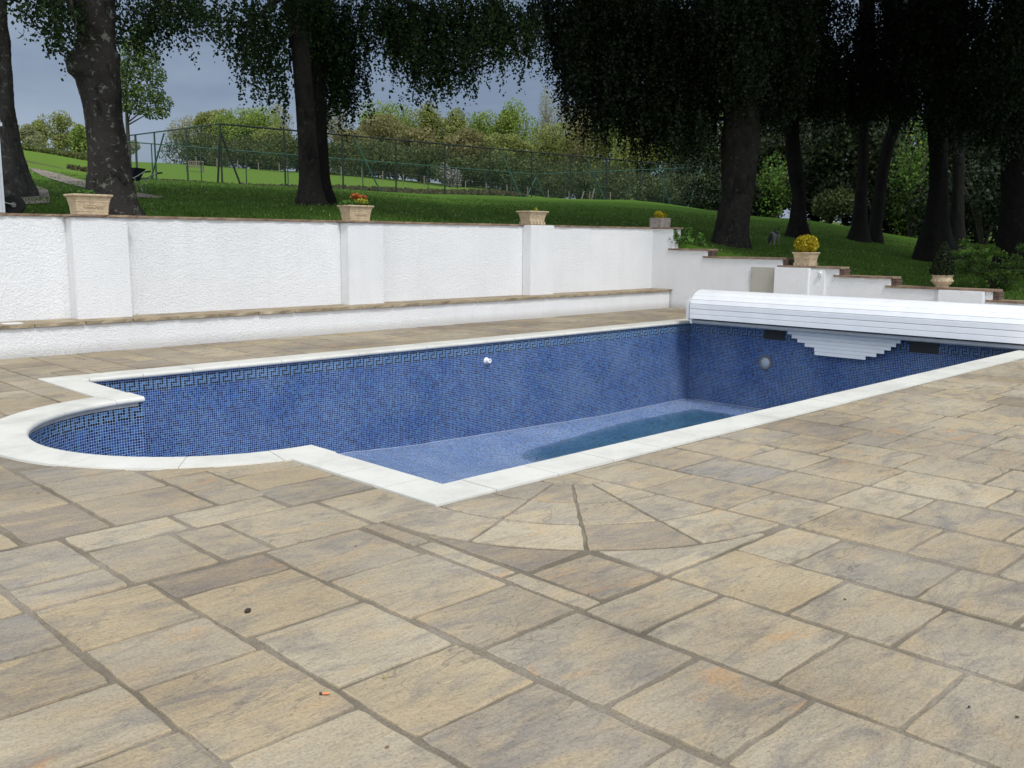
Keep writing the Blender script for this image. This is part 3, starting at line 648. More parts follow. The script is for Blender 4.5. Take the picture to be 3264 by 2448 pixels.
m.build('grout_fillet', simple('pale_grout', (0.26, 0.31, 0.44), .8, .15, 3), pool)
# coping, bullnosed, in cut stones
def coping():
    prof = [(0.0, -0.035), (0.0, 0.004), (0.335, 0.004)]      # offset from the outer edge inwards, height
    for i in range(1, 9):
        a = math.radians(90-180*i/8); prof.append((0.337+0.028*math.cos(a), -0.024+0.028*math.sin(a)))
    prof += [(0.30, -0.054)]
    return prof
PR = coping(); CP = MB()
def cstone(pa, pb, oa, ob):
    """straight stone: outer-edge ends pa, pb; inward directions oa, ob (already mitred)"""
    dz = random.uniform(-.0012, .0012)
    r0 = [(pa[0]+oa[0]*u, pa[1]+oa[1]*u, z+dz) for u, z in PR]; r1 = [(pb[0]+ob[0]*u, pb[1]+ob[1]*u, z+dz) for u, z in PR]
    CP.loft([r0, r1], close=True, smooth=False)
g_ = 0.0035
def crun(a, b_, inward, cuts, m0=None, m1=None):
    """a -> b along the outer edge, cuts = distances of joints"""
    L = math.hypot(b_[0]-a[0], b_[1]-a[1]); d = ((b_[0]-a[0])/L, (b_[1]-a[1])/L); st = [0]+[c for c in cuts if 0.05 < c < L-0.05]+[L]
    for i in range(len(st)-1):
        s0, s1 = st[i]+g_*(i > 0), st[i+1]-g_*(i < len(st)-2)
        oa = m0 if (i == 0 and m0) else inward; ob = m1 if (i == len(st)-2 and m1) else inward
        cstone((a[0]+d[0]*s0, a[1]+d[1]*s0), (a[0]+d[0]*s1, a[1]+d[1]*s1), oa, ob)
near = [0.505+0.594*i for i in range(0, 22)]
crun((0, 0), (X1, 0), (0, 1), near, (1, 1), (-1, 1))
crun((0, Y1), (X1, Y1), (0, -1), [0.43+0.615*i for i in range(0, 21)], (1, -1), (-1, -1))
crun((X1, 0), (X1, Y1), (-1, 0), [0.5+0.6*i for i in range(0, 12)], (-1, 1), (-1, -1))
yj = PCY-math.sqrt(ROUT**2-PCX**2)     # where the arc meets the straight leg
yj2 = PCY+math.sqrt(ROUT**2-PCX**2)
crun((0, 0), (0, yj-0.0), (1, 0), [0.541, 1.032, 1.40], (1, 1), None)
crun((0, Y1), (0, yj2), (1, 0), [0.6, 1.15], (1, -1), None)
# arc stones
A0 = 90.0; cuts = [90, 101.4, 125.4, 146, 168.7, 189.5, 209.5, 234.7, 257, 270]
for i in range(len(cuts)-1):
    a0, a1 = cuts[i]+(0.08 if i else 0), cuts[i+1]-(0.08 if i < len(cuts)-2 else 0); rings = []; n = 8
    for k in range(n+1):
        a = math.radians(a0+(a1-a0)*k/n); rings.append([(PCX+(ROUT-u)*math.cos(a), PCY+(ROUT-u)*math.sin(a), z) for u, z in PR])
    # trim the outer part of the end stones where they would cross the straight leg
    if i == 0 or i == len(cuts)-2:
        rings = [[(x if x < 0.36 else 0.36, y, z+0.0015) for x, y, z in r] for r in rings]
    CP.loft(rings, smooth=False)
CP.build('coping', M_COPING, pool)
# water lying in the deep part
WZ = -1.655
wv = []; bm = bmesh.new(); gx = np.linspace(3.5, 12.2, 60); gy = np.linspace(0.42, 6.58, 40)
G = {}
for j, y in enumerate(gy):
    for i, x in enumerate(gx): G[i, j] = (x, y, floorz(x, y) < WZ+0.012)
vmap = {}
for j in range(len(gy)-1):
    for i in range(len(gx)-1):
        if any(G[a, c][2] for a, c in ((i, j), (i+1, j), (i+1, j+1), (i, j+1))):
            q = []
            for a, c in ((i, j), (i+1, j), (i+1, j+1), (i, j+1)):
                if (a, c) not in vmap: vmap[a, c] = bm.verts.new((G[a, c][0], G[a, c][1], WZ))
                q.append(vmap[a, c])
            bm.faces.new(q)
me = bpy.data.meshes.new('rainwater'); bm.to_mesh(me); bm.free()
ca = me.color_attributes.new('depth', 'FLOAT_COLOR', 'POINT')
for i_, v_ in enumerate(me.vertices):
    k_ = max(0.0, min(1.0, (WZ-floorz(v_.co.x, v_.co.y))/0.035)); ca.data[i_].color = (k_, k_, k_, 1)
tag(link('rainwater', me, M_WATER), kind='structure')
# skimmers, light, inlet: parts of the pool
XW = IN['x1']
def skimmer(ya, yb, za, zb):
    m = MB(); x = XW-0.012
    m.box(x, x+0.010, ya, yb, za, za+0.018); m.box(x, x+0.010, ya, yb, zb-0.018, zb); m.box(x, x+0.010, ya, ya+0.018, za+.018, zb-.018); m.box(x, x+0.010, yb-0.018, yb, za+.018, zb-.018)
    m.box(x+0.006, x+0.0095, ya+.018, yb-.018, za+.018, zb-.018)  # flat black panel painted for the shade inside the opening
    return m.build('skimmer', M_BLACK, pool)
skimmer(4.50, 4.93, -0.235, -0.03); skimmer(1.72, 2.20, -0.235, -0.05)
lt = MB(); cy_, cz_ = 4.88, -0.68
def xring(r, x, n=28): return [(x, cy_+r*math.cos(2*math.pi*i/n), cz_+r*math.sin(2*math.pi*i/n)) for i in range(n)]
lt.loft([xring(.140, XW+.002), xring(.140, XW-.02), xring(.125, XW-.028), xring(.098, XW-.020), xring(.092, XW-.012)], cap1=False, cap0=False)
lo = lt.build('pool_light', simple('grey_light_bezel', (0.13, 0.14, 0.15), 0.5, 0.15, 20), pool)
l2 = MB(); l2.loft([xring(.094, XW-.010), xring(.070, XW-.016), xring(.062, XW-.030), xring(.02, XW-.036)], cap0=False); l2.build('lens', simple('frosted_lens', (0.40, 0.44, 0.50), 0.3, 0.1, 20), lo)
nz_ = MB(); YW = IN['y1']; q = (6.60, -0.33)
def yring(r, y, n=18, dx=0, dz=0): return [(q[0]+dx+r*math.cos(2*math.pi*i/n), y, q[1]+dz+r*math.sin(2*math.pi*i/n)) for i in range(n)]
nz_.loft([yring(.055, YW-.002), yring(.055, YW-.012), yring(.040, YW-.022), yring(.034, YW-.05, dx=.004), yring(.040, YW-.055, dx=.006), yring(.036, YW-.075, dx=.018, dz=.004), yring(.020, YW-.076, dx=.02, dz=.004), yring(.018, YW-.04, dx=.01)], cap0=False)
nz_.build('inlet_nozzle', M_WHITEP, pool)

# ------------------------------------------------------------------ slatted cover on its roller
cov = empty('pool_cover_reel', (11.6, 3.3, 0)); tag(cov, 'long white slatted pool cover reel across the deep end, stepped slats hanging into the pool', 'pool cover')
XC = 11.60; YA, YB = -0.25, 6.20
def cbox(name, m, mt): 
    o = m.build(name, mt, None); o.parent = cov; o.location = (-11.6, -3.3, 0); return o
def slat_profile():
    P = [(XC, 0.10), (XC, 0.193), (XC, 0.290), (XC-.002, 0.385), (XC+.035, 0.470), (XC+.098, 0.545), (XC+.185, 0.605), (XC+.285, 0.640), (XC+.39, 0.648), (XC+.49, 0.630), (XC+.58, 0.590), (XC+.65, 0.52), (XC+.69, .43), (XC+.70, .33), (XC+.70, .22), (XC+.70, .10)]
    return P
PP = slat_profile(); m = MB()
for i in range(len(PP)-1):
    a, b_ = Vector(PP[i]), Vector(PP[i+1]); d = (b_-a).normalized(); n_ = Vector((-d.y, d.x)); gap = 0.0045 if i != 3 else 0.010
    if i == 2: gap = 0.009
    a2 = a+d*gap*0.5; b2 = b_-d*gap*0.5; th = 0.018
    inn = -n_ if True else n_
    cen = Vector((XC+.35, .3)); inn = (cen-(a+b_)/2); inn = n_ if n_.dot(inn) > 0 else -n_
    ring = [a2+inn*0.004, a2+d*0.005, b2-d*0.005, b2+inn*0.004, b2+inn*th, a2+inn*th]
    m.loft([[(p.x, YA, p.y) for p in ring], [(p.x, YB, p.y) for p in ring]], smooth=False)
cbox('slatted_housing', m, M_PVC)
m = MB()
for y0, y1 in ((YB-0.03, YB-0.005),):
    ring = [(p[0]+(0.022 if p[0] < XC+.3 else -.022), p[1]-(0.02 if p[1] > .5 else 0)) for p in PP]
    ring = [(XC+.022, 0.006)]+ring+[(XC+.678, 0.006)]
    m.loft([[(x, y0, z) for x, z in ring], [(x, y1, z) for x, z in ring]], smooth=False)
    cbox('end_plate', m, M_PVC); m = MB()
    m.loft([[(x, YA+.01, z) for x, z in ring], [(x, YA+.035, z) for x, z in ring]], smooth=False)
    cbox('end_plate', m, M_PVC)
m = MB(); m.box(XC+0.05, XC+.62, YB, YB+0.155, 0.045, 0.485, bev=0.05); cbox('motor_case', m, M_WHITEP)
m = MB()
def cyl(xc, zc, r, y0, y1, n=28): m.loft([[(xc+r*math.cos(2*math.pi*i/n), y, zc+r*math.sin(2*math.pi*i/n)) for i in range(n)] for y in (y0, y1)])
cyl(XC+.35, 0.335, 0.262, YA+.05, YB-.04); cbox('rolled_slats', m, M_PVCG)
m = MB(); m.box(XC+.06, XC+.64, YA+.05, YB-.03, 0.018, 0.075, bev=.01); cbox('underside_board', m, M_PVCD)
# hanging stepped slats
xs_ = 12.0; m = MB()
P5 = lambda x, y: (2200+x*.481, 950+y*.481)
steps = [((600, 190), (1420, 250)), ((620, 207), (1408, 268)), ((645, 234), (1395, 270)), ((673, 265), (1365, 295)), ((710, 296), (1330, 322)), ((757, 330), (1285, 350)), ((820, 364), (1232, 378))]
ysl = []
for (a, b_) in steps[2:]:
    ysl.append((onX(*P5(*a), xs_).y, onX(*P5(*b_), xs_).y))
ysl.append((onX(*P5(822, 366), xs_).y, onX(*P5(1160, 400), xs_).y))
ysl = [(ysl[0][0]+.10, ysl[0][1]-.10)]*1+ysl
z = 0.11
hs = 0.0665
for i, (ya, yb) in enumerate(ysl):
    z1 = 0.045-hs*i+0.0; z0 = z1-hs+0.004
    m.box(xs_-0.010+0.002*i, xs_+0.006+0.002*i, yb, ya, z0, z1, bev=0.003 if i < len(ysl)-1 else 0.006)
ya, yb = ysl[0]; m.box(xs_-0.010, xs_+0.006, yb, ya, 0.049, 0.20)
cbox('hanging_slats', m, simple('clean_white_slats', (.90, .90, .895), .45, .03, 4))

# ------------------------------------------------------------------ main retaining wall, ledge and stepped wall
rw = empty('retaining_wall', (3, 9.68, 0)); tag(rw, 'long white roughcast retaining wall with shallow pilasters and thin stone capping behind the pool', 'wall')
def rwp(name, m, mt): o = m.build(name, mt, None); o.parent = rw; o.location = (-3, -9.68, 0); return o
ZT = 1.855
m = MB(); m.box(-13.2, 15.0, 9.68, 10.08, -0.3, ZT); rwp('rendered_wall', m, M_RENDER)
for xa, xb in ((-6.9, -6.15), (-2.6, -1.85), (1.385, 2.165), (5.985, 6.74), (10.52, 11.23)):
    m = MB(); m.box(xa, xb, 9.43, 9.677, 0.0, ZT-.002 if xa < 8 else ZT+.022, bev=0.012); rwp('pilaster', m, M_RENDER)
def edge_slab(m, x0, x1, y0, y1, z0, z1, axis='y', rough=0.006, step=0.06):
    """slab with a riven front edge; axis y: front face looks to -y; axis x: front looks to -x"""
    L = (x1-x0) if axis == 'y' else (y1-y0); n = max(2, int(L/step)); top = []; bot = []
    ph = random.random()*10
    for i in range(n+1):
        s = i/n*L; w_ = rough*(math.sin(s*14+ph)+random.uniform(-1, 1)*0.8); w2 = rough*random.uniform(-1, 1)
        c = 0.012 if i in (0, n) else 0
        if axis == 'y': top.append((x0+s, y0+w_+c, z1+random.uniform(-.001, .001))); bot.append((x0+s, y0+w2+0.006+c, z0+random.uniform(-.002, .002)))
        else: top.append((x0+w_+c, y0+s, z1)); bot.append((x0+w2+0.006+c, y0+s, z0+random.uniform(-.002, .002)))
    back = [((p[0], y1, z1) if axis == 'y' else (x1, p[1], z1)) for p in top]; backb = [((p[0], p[1], z0)) for p in back]
    v = bot+top+back+backb; k = n+1; f = []
    for i in range(n):
        q4 = [(i, i+1, k+i+1, k+i), (k+i, k+i+1, 2*k+i+1, 2*k+i), (2*k+i, 2*k+i+1, 3*k+i+1, 3*k+i), (3*k+i, 3*k+i+1, i+1, i)]
        f += q4 if axis == 'y' else [tuple(reversed(t_)) for t_ in q4]
    f += [(0, k, 2*k, 3*k), (k-1, 4*k-1, 3*k-1, 2*k-1)]
    m.add(v, f)
m = MB(); x = -13.0
while x < 15.02:
    x2 = min(x+random.choice((.6, .62, .58, .45)), 15.06); edge_slab(m, x+.003, x2-.003, 9.642+random.uniform(-.006, .006), 10.13, ZT+.002, ZT+.034+random.uniform(0, .004)); x = x2
for xa, xb in ((1.33, 2.22), (5.93, 6.80)): edge_slab(m, xa, (xa+xb)/2, 9.385, 9.64, ZT+.003, ZT+.035); edge_slab(m, (xa+xb)/2+.004, xb, 9.39, 9.64, ZT+.003, ZT+.036)
rwp('stone_cap', m, M_CAP)
ld = empty('raised_ledge', (3, 9.1, 0)); tag(ld, 'low white ledge topped with buff stone slabs along the foot of the retaining wall', 'ledge')
m = MB(); m.box(-13, 14.96, 9.10, 9.66, -.2, 0.385, bev=0.01); o = m.build('rendered_base', M_RENDER); o.parent = ld; o.location = (-3, -9.1, 0)
m = MB(); x = 0.65-0.66*20
while x < 14.9:
    x2 = min(x+.662, 14.99); edge_slab(m, x+.006, x2-.006, 9.045+random.uniform(-.008, .008), 9.674, 0.390, 0.432, rough=.009); x = x2
o = m.build('ledge_slabs', M_LEDGE); o.parent = ld; o.location = (-3, -9.1, 0)

st = empty('stepped_garden_wall', (15.0, 6, 0)); tag(st, 'white roughcast garden wall stepping down to the right, each step capped with brown stone', 'wall')
def stp(name, m, mt): o = m.build(name, mt, None); o.parent = st; o.location = (-15.0, -6, 0); return o
XF = 15.0; XB = 15.32
tops = [(10.08, 9.10, 1.853), (9.10, 8.12, 1.355), (8.12, 6.20, 1.190), (6.20, 4.90, 1.028), (4.90, 3.80, 0.862), (3.80, 1.88, 0.690), (1.88, 0.2, 0.500), (.2, -1.5, .335), (-1.5, -9, .17)]
m = MB()
for ya, yb, z in tops: m.box(XF+(0.0015 if ya > 10 else 0), XB, yb, ya, -.3, z)
stp('rendered_wall', m, M_RENDER)
m = MB()
for i, (ya, yb, z) in enumerate(tops):
    if i == 0: edge_slab(m, XF-.04, XB+.04, 9.05, 9.62, z+.004, z+.036, 'x'); continue
    y = ya+0.10 if i else ya
    yy = yb-0.06
    n = max(1, int(round((y-yy)/.62)))
    for k in range(n):
        a = yy+(y-yy)*k/n+.003; b_ = yy+(y-yy)*(k+1)/n-.003
        if b_ > ya: b_ = ya-0.002 if XF+0.0 < 0 else b_
        # in front of the taller part the cap stops at the wall face
        edge_slab(m, XF-.045, XB+.04, a, min(b_, ya-.002), z+.003, z+.040, 'x')
        if b_ > ya: edge_slab(m, XF-.045, XF-.002, ya-.001, b_, z+.003, z+.040, 'x')
stp('stone_cap', m, M_CAP)
m = MB()
for i in range(1, 6):
    ya, yb, z = tops[i]; z2 = tops[i+1][2]+.044
    k = 0
    zz = z2
    while zz < z-.01:
        m.box(XF+.03+.004*(k % 2), XB-.01, yb-.10-.006*(k % 2), yb-.002, zz, min(z+.001, zz+.052)); zz += .058; k += 1
stp('end_brickwork', m, simple('recess_shaded_brown_brick', (0.10, 0.065, 0.05), 0.95, 0.3, 10, bmp=0.5))  # brown end bricks, with the shade of the recess under the cap painted in
m = MB(); m.box(XF-.14, XF-.002, 5.50, 6.30, 0, 1.027, bev=.01); m.box(XF-.12, XF-.002, 2.0, 2.82, 0, .689, bev=.01)
m.box(XF-.05, XF-.002, 5.18, 5.498, 0, 1.0)
stp('pier', m, M_RENDER)
m = MB(); m.box(XF-.16, XF-.045, 5.46, 6.35, 1.032, 1.069); m2 = m
db = MB(); db.box(XF-.03, XF-.002, 6.30, 6.94, 0.02, 1.015, bev=.004); do = stp('cabinet_door', db, M_BEIGE)
h = MB(); h.box(XF-.045, XF-.031, 6.90, 6.925, .80, .86); ho = h.build('handle', M_STEEL, do)
wl = MB(); ly = 5.26; wl.box(XF-.075, XF-.052, ly-.03, ly+.03, .86, .96, bev=.006); wl.sphere((XF-.10, ly, .935), .032); wl.tube([(XF-.09, ly, .915), (XF-.11, ly, .90), (XF-.112, ly, .875)], .011)
o = wl.build('outdoor_tap', M_WHITEP); tag(o, 'small white outdoor tap fitting under the stone cap of the stepped wall', 'tap')

# ------------------------------------------------------------------ leaves
def leafmesh(name, C, size, droop=0.0, aspect=1.3, U=None, V=None):
    """C (N,3) centres -> one mesh of leaf shapes (4-gons with a fold)"""
    n = len(C)
    if U is None:
        U = RNG.normal(size=(n, 3)); U[:, 2] -= droop; U /= np.linalg.norm(U, axis=1)[:, None]
        R = RNG.normal(size=(n, 3)); V = np.cross(U, R); V /= np.linalg.norm(V, axis=1)[:, None]
    sz = (size*RNG.uniform(0.65, 1.25, n))[:, None] if np.isscalar(size) else size[:, None]
    a = C-U*sz*0.5*aspect; c = C+U*sz*0.5*aspect; b_ = C+V*sz*0.5; d = C-V*sz*0.5
    vt = np.stack([a, b_, c, d], 1).reshape(-1, 3).astype(np.float32)
    me = bpy.data.meshes.new(name); me.vertices.add(4*n); me.vertices.foreach_set('co', vt.ravel())
    me.loops.add(4*n); me.loops.foreach_set('vertex_index', np.arange(4*n, dtype=np.int32))
    me.polygons.add(n); me.polygons.foreach_set('loop_start', np.arange(0, 4*n, 4, dtype=np.int32)); me.polygons.foreach_set('loop_total', np.full(n, 4, dtype=np.int32))
    me.update(calc_edges=True); return me
def ball(n, c, r, shell=0.0):
    d = RNG.normal(size=(n, 3)); d /= np.linalg.norm(d, axis=1)[:, None]
    k = RNG.uniform(shell, 1, n)[:, None]**(1/2.2)
    return np.array(c)+d*k*np.array(r)
def hang(starts, L, nl, spread=0.036):
    """drooping twigs: start points (M,3); returns leaf centres"""
    m = len(starts); az = RNG.uniform(0, 2*np.pi, m); Ls = L*RNG.uniform(0.4, 1.2, m)
    t_ = np.linspace(0.02, 1, nl)[None, :]
    hx = np.cos(az)[:, None]*Ls[:, None]*0.22*np.sin(t_*1.4); hy = np.sin(az)[:, None]*Ls[:, None]*0.22*np.sin(t_*1.4); hz = -Ls[:, None]*t_**1.3*0.9
    P = np.stack([starts[:, 0:1]+hx, starts[:, 1:2]+hy, starts[:, 2:3]+hz], 2).reshape(-1, 3)
    return P+RNG.normal(scale=spread, size=P.shape)

# ------------------------------------------------------------------ big trunks
def trunk(name, outline, D, mt, parent, seg=26, rough=0.05, seed=0, extra=1.0, top_z=None):
    """outline: list of (row, left px, right px), top to bottom, at distance D -> solid tapered trunk"""
    rr = random.Random(seed); rows = [q_[0] for q_ in outline]; Lp = [q_[1] for q_ in outline]; Rp = [q_[2] for q_ in outline]
    r = rows[0]; rings = []; n = int((rows[-1]-rows[0])/7)+2
    ph = [rr.uniform(0, 6.28) for _ in range(6)]
    prs = []
    for i in range(n):
        y = rows[0]+(rows[-1]-rows[0])*i/(n-1); l = np.interp(y, rows, Lp); q_ = np.interp(y, rows, Rp)
        c = atD((l+q_)/2, y, D); rad = (q_-l)/2*D/FPX; prs.append((c, rad))
    # continue upwards beyond the frame
    c0, r0 = prs[0]; d0 = (prs[0][0]-prs[min(12, n-1)][0]); d0.z = abs(d0.z); d0 = Vector((d0.x*.5, d0.y*.5, d0.z)).normalized()
    up = [(c0+d0*0.6*k, r0*(1-0.065*k)) for k in range(9, 0, -1)]
    prs = up+prs
    z0 = prs[-1][0].z
    last = prs[-1]; prs.append((last[0]+Vector((0, 0, -0.35)), last[1]*1.12))
    for c, rad in prs:
        ring = []
        hgt = c.z-z0
        flare = max(0, 0.5-hgt)*0.9
        for k in range(seg):
            a = 2*math.pi*k/seg
            rr_ = rad*0.91*(1+0.05*math.sin(3*a+ph[0]+hgt*.8)+0.035*math.sin(5*a+ph[1]-hgt*1.3)+rough*0.6*math.sin(7*a+ph[2]+hgt*3.1)*math.sin(hgt*4+ph[3]))
            rr_ *= 1+flare*max(0, math.sin(a*2.5+ph[4]))**2*0.35
            rr_ += rad*0.012*rr.uniform(-1, 1)
            ring.append((c.x+math.cos(a)*rr_, c.y+math.sin(a)*rr_, c.z+0.01*rr.uniform(-1, 1)))
        rings.append(ring)
    m = MB(); m.loft(rings[::-1], smooth=True); pz = prs
    lo_ = parent.location if parent else Vector()
    o = m.build(name, mt, None); o.parent = parent; o.location = -lo_
    return o, prs
OV = 1.4756      # the working overview was 2212 px wide
def tree_empty(name, base, label, cat='tree', group=None):
    e = empty(name, base); tag(e, label, cat, group); return e
def attach(o, e): o.parent = e; o.location = -e.location
def crown_from_blobs(e, blobs, leafmat_, leaf=0.075, twl=0.8, nl=9, thick=1.6, name='crown', dens=1.0):
    """blobs: (ox, oy, D, rx_ov, ry_ov, twigs)"""
    P = []
    for ox, oy, D, rx, ry, n in blobs:
        c = atD(ox*OV, oy*OV, D); k = D/FPX*OV
        n = int(n*dens)
        q_ = ball(n, (0, 0, 0), (1, 1, 1))
        st_ = np.array(c)+q_[:, 0:1]*rx*k*np.array(RH)+q_[:, 2:3]*ry*k*np.array((0, 0, 1))+q_[:, 1:2]*thick*np.array(FH)
        P.append(hang(st_, twl, nl))
    C = np.concatenate(P); me = leafmesh(name, C, leaf, droop=0.9)
    o = link(name, me, leafmat_); attach(o, e); return o
def shade_crown(e, c, r, n, leaf, leafmat_, name='upper_shade_crown'):  # unseen crown above the frame, shaped to keep sun off trunk and lawn
    o = link(name, leafmesh(name, ball(n, c, r, 0.15), leaf), leafmat_); attach(o, e); return o
def limbs(e, segs, mt, name='limb'):
    m = MB()
    for pts, r0, r1 in segs:
        n = len(pts); fine = []
        for i in range(n-1):
            for k in range(4):
                fine.append(Vector(pts[i]).lerp(Vector(pts[i+1]), k/4)+Vector([random.uniform(-1, 1)*r0*0.35 for _ in range(3)])*(1 if (i or k) else 0))
        fine.append(Vector(pts[-1])); m.tube(fine, [r0+(r1-r0)*i/(len(fine)-1) for i in range(len(fine))], 7)
    o = m.build(name, mt); attach(o, e); return o
def ovp(x, y, D): return atD(x*OV, y*OV, D)

# T0 far left
b0 = ghit(-10, 600); b0 = Vector((b0.x, b0.y, b0.z)); D0 = 24.0; p = atD(-12, 590, D0); p.z = gz(p.x, p.y)
e = tree_empty('beech_tree', p, 'pale grey beech trunk cut off by the left edge, beside the white shed')
trunk('trunk', [(-60, -80, 14), (0, -80, 18), (80, -78, 22), (130, -76, 30), (220, -70, 35), (350, -66, 44), (440, -66, 58), (500, -72, 70), (550, -85, 88), (580, -95, 100), (605, -105, 112)], D0, M_BARKP, e, seed=3)
shade_crown(e, (p.x, p.y+1, p.z+10.5), (5, 5, 3.6), 5200, 0.26, L_BEECHD)
# T1
D1 = 16.0; p = atD(390, 672, D1); p.z = gz(p.x, p.y); T1b = p.copy()
e = tree_empty('beech_tree', p, 'thick knobbly beech trunk blotched with lichen, directly behind the largest stone trough')
trunk('trunk', [(-40, 205, 372), (0, 214, 368), (50, 236, 373), (115, 251, 366), (160, 249, 374), (170, 232, 384), (195, 216, 386), (235, 222, 386), (255, 243, 387), (350, 268, 390), (450, 280, 402), (550, 280, 418), (620, 274, 430), (655, 274, 440), (685, 268, 462)], D1, M_BARK, e, seed=5, rough=.06)
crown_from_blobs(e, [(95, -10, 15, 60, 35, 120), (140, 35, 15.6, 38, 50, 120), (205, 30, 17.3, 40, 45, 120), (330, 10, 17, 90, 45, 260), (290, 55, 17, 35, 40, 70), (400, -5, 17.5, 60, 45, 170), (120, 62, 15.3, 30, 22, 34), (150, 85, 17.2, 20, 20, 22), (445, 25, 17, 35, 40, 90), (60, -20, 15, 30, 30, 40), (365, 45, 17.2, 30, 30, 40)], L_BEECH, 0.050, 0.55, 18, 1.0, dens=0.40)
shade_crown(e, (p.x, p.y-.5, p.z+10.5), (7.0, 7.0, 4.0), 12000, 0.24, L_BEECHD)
limbs(e, [([ovp(215, -60, 16), ovp(150, -10, 15.5), ovp(110, 20, 15)], .08, .02), ([ovp(250, -80, 16), ovp(320, -10, 17), ovp(390, 20, 17.2)], .09, .015), ([ovp(150, -10, 15.5), ovp(165, 50, 15.3), ovp(160, 90, 15.2)], .03, .006)], M_TWIG)
# T2 twin trunks
D2 = 22.0; p = atD(1000, 645, D2); p.z = gz(p.x, p.y)
e = tree_empty('twin_beech_tree', p, 'dark beech with twin trunks standing in the middle of the lawn behind the red-flowered trough')
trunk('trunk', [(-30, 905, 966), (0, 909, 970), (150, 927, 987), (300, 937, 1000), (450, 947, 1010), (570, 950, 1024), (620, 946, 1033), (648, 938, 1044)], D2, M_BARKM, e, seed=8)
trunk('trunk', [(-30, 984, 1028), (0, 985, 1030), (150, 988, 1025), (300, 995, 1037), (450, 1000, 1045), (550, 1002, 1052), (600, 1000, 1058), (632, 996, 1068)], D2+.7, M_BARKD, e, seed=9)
crown_from_blobs(e, [
 (520, 15, 21, 60, 45, 100), (500, 58, 21, 42, 30, 50), (560, 90, 21, 50, 50, 95), (590, 135, 21, 32, 34, 60), (620, 60, 22.8, 45, 70, 130), (613, 180, 21, 20, 20, 16), (540, 115, 20.5, 40, 30, 38), (575, 40, 21, 60, 50, 110),
 (700, 60, 23, 50, 80, 330), (725, 130, 23.5, 48, 55, 230), (755, 165, 23.5, 38, 32, 110), (710, 195, 23.5, 40, 22, 100), (745, 205, 23.5, 36, 10, 40), (760, 60, 23, 50, 70, 260), (690, 20, 23, 60, 60, 260),
 (830, 15, 22.5, 70, 45, 330), (900, 30, 22.5, 70, 50, 380), (980, 25, 22.5, 70, 50, 380), (860, 75, 22, 34, 42, 120), (910, 95, 22, 34, 44, 150), (955, 105, 22, 32, 40, 130), (1010, 85, 22, 36, 46, 150), (945, 145, 22, 22, 26, 40), (890, 130, 22, 20, 26, 40), (1000, 128, 22, 22, 24, 36),
 (1060, 20, 22.5, 60, 40, 280), (1070, 65, 22, 30, 40, 100), (1110, 35, 22.5, 60, 40, 220), (1140, 70, 22, 26, 40, 70), (640, 0, 22, 120, 40, 300)], L_BEECH, 0.056, 1.0, 26, 1.2, dens=0.46)
shade_crown(e, (p.x, p.y-2, p.z+11), (8.5, 8.5, 4.2), 14000, 0.27, L_BEECHD)
limbs(e, [([ovp(640, -40, 22), ovp(560, 30, 21.3), ovp(510, 60, 21)], .09, .015), ([ovp(645, 60, 22), ovp(600, 95, 21.3), ovp(570, 130, 21)], .04, .008), ([ovp(690, 40, 22.7), ovp(740, 90, 23.3), ovp(760, 160, 23.5)], .05, .008), ([ovp(690, -60, 22.7), ovp(850, -10, 22.5), ovp(960, 40, 22.3), ovp(1040, 60, 22)], .12, .012), ([ovp(685, 130, 23), ovp(715, 185, 23.4), ovp(750, 205, 23.5)], .035, .006)], M_TWIG)
# T3 big right trunk
D3 = 25.5; p = atD(2330, 782, D3); p.z = gz(p.x, p.y)
e = tree_empty('beech_tree', p, 'massive grey beech trunk with flared foot just behind the stepped white wall')
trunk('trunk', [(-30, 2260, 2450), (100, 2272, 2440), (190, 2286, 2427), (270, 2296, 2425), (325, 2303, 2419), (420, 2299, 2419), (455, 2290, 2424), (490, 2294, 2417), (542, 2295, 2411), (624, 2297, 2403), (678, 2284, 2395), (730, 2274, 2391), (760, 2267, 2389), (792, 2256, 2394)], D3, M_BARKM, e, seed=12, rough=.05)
crown_from_blobs(e, [(1175, 10, 25, 40, 40, 130), (1205, 70, 25, 24, 60, 60),
 (1240, 40, 25, 60, 90, 300), (1235, 110, 25, 36, 80, 110), (1245, 185, 25, 36, 50, 70), (1225, 150, 24.5, 24, 60, 30), (1300, 60, 26, 80, 100, 700), (1310, 150, 25.5, 66, 75, 380), (1330, 215, 25.5, 60, 40, 130), (1290, 225, 25.5, 40, 30, 50),
 (1400, 60, 26, 90, 110, 850), (1420, 170, 26, 80, 80, 600), (1400, 235, 25.5, 55, 40, 150), (1460, 230, 25.5, 60, 40, 180), (1440, 275, 25, 34, 24, 40), (1380, 270, 25.2, 26, 22, 20), (1490, 270, 25, 30, 34, 50), (1500, 60, 26, 80, 110, 800), (1520, 180, 26, 60, 80, 500), (1340, 20, 25.5, 120, 60, 600),
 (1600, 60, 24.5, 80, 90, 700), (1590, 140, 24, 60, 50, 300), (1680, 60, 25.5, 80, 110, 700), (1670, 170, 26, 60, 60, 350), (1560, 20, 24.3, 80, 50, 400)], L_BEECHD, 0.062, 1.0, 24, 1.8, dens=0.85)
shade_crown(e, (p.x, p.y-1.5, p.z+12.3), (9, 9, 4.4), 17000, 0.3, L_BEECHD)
limbs(e, [([ovp(1560, -40, 25), ovp(1480, 60, 25.2), ovp(1400, 150, 25.4), ovp(1350, 210, 25.5)], .14, .02), ([ovp(1590, 90, 25.4), ovp(1510, 190, 25.4), ovp(1470, 250, 25.2)], .07, .012), ([ovp(1570, -80, 25), ovp(1350, -10, 25.2), ovp(1240, 100, 25)], .14, .015)], M_TWIG)
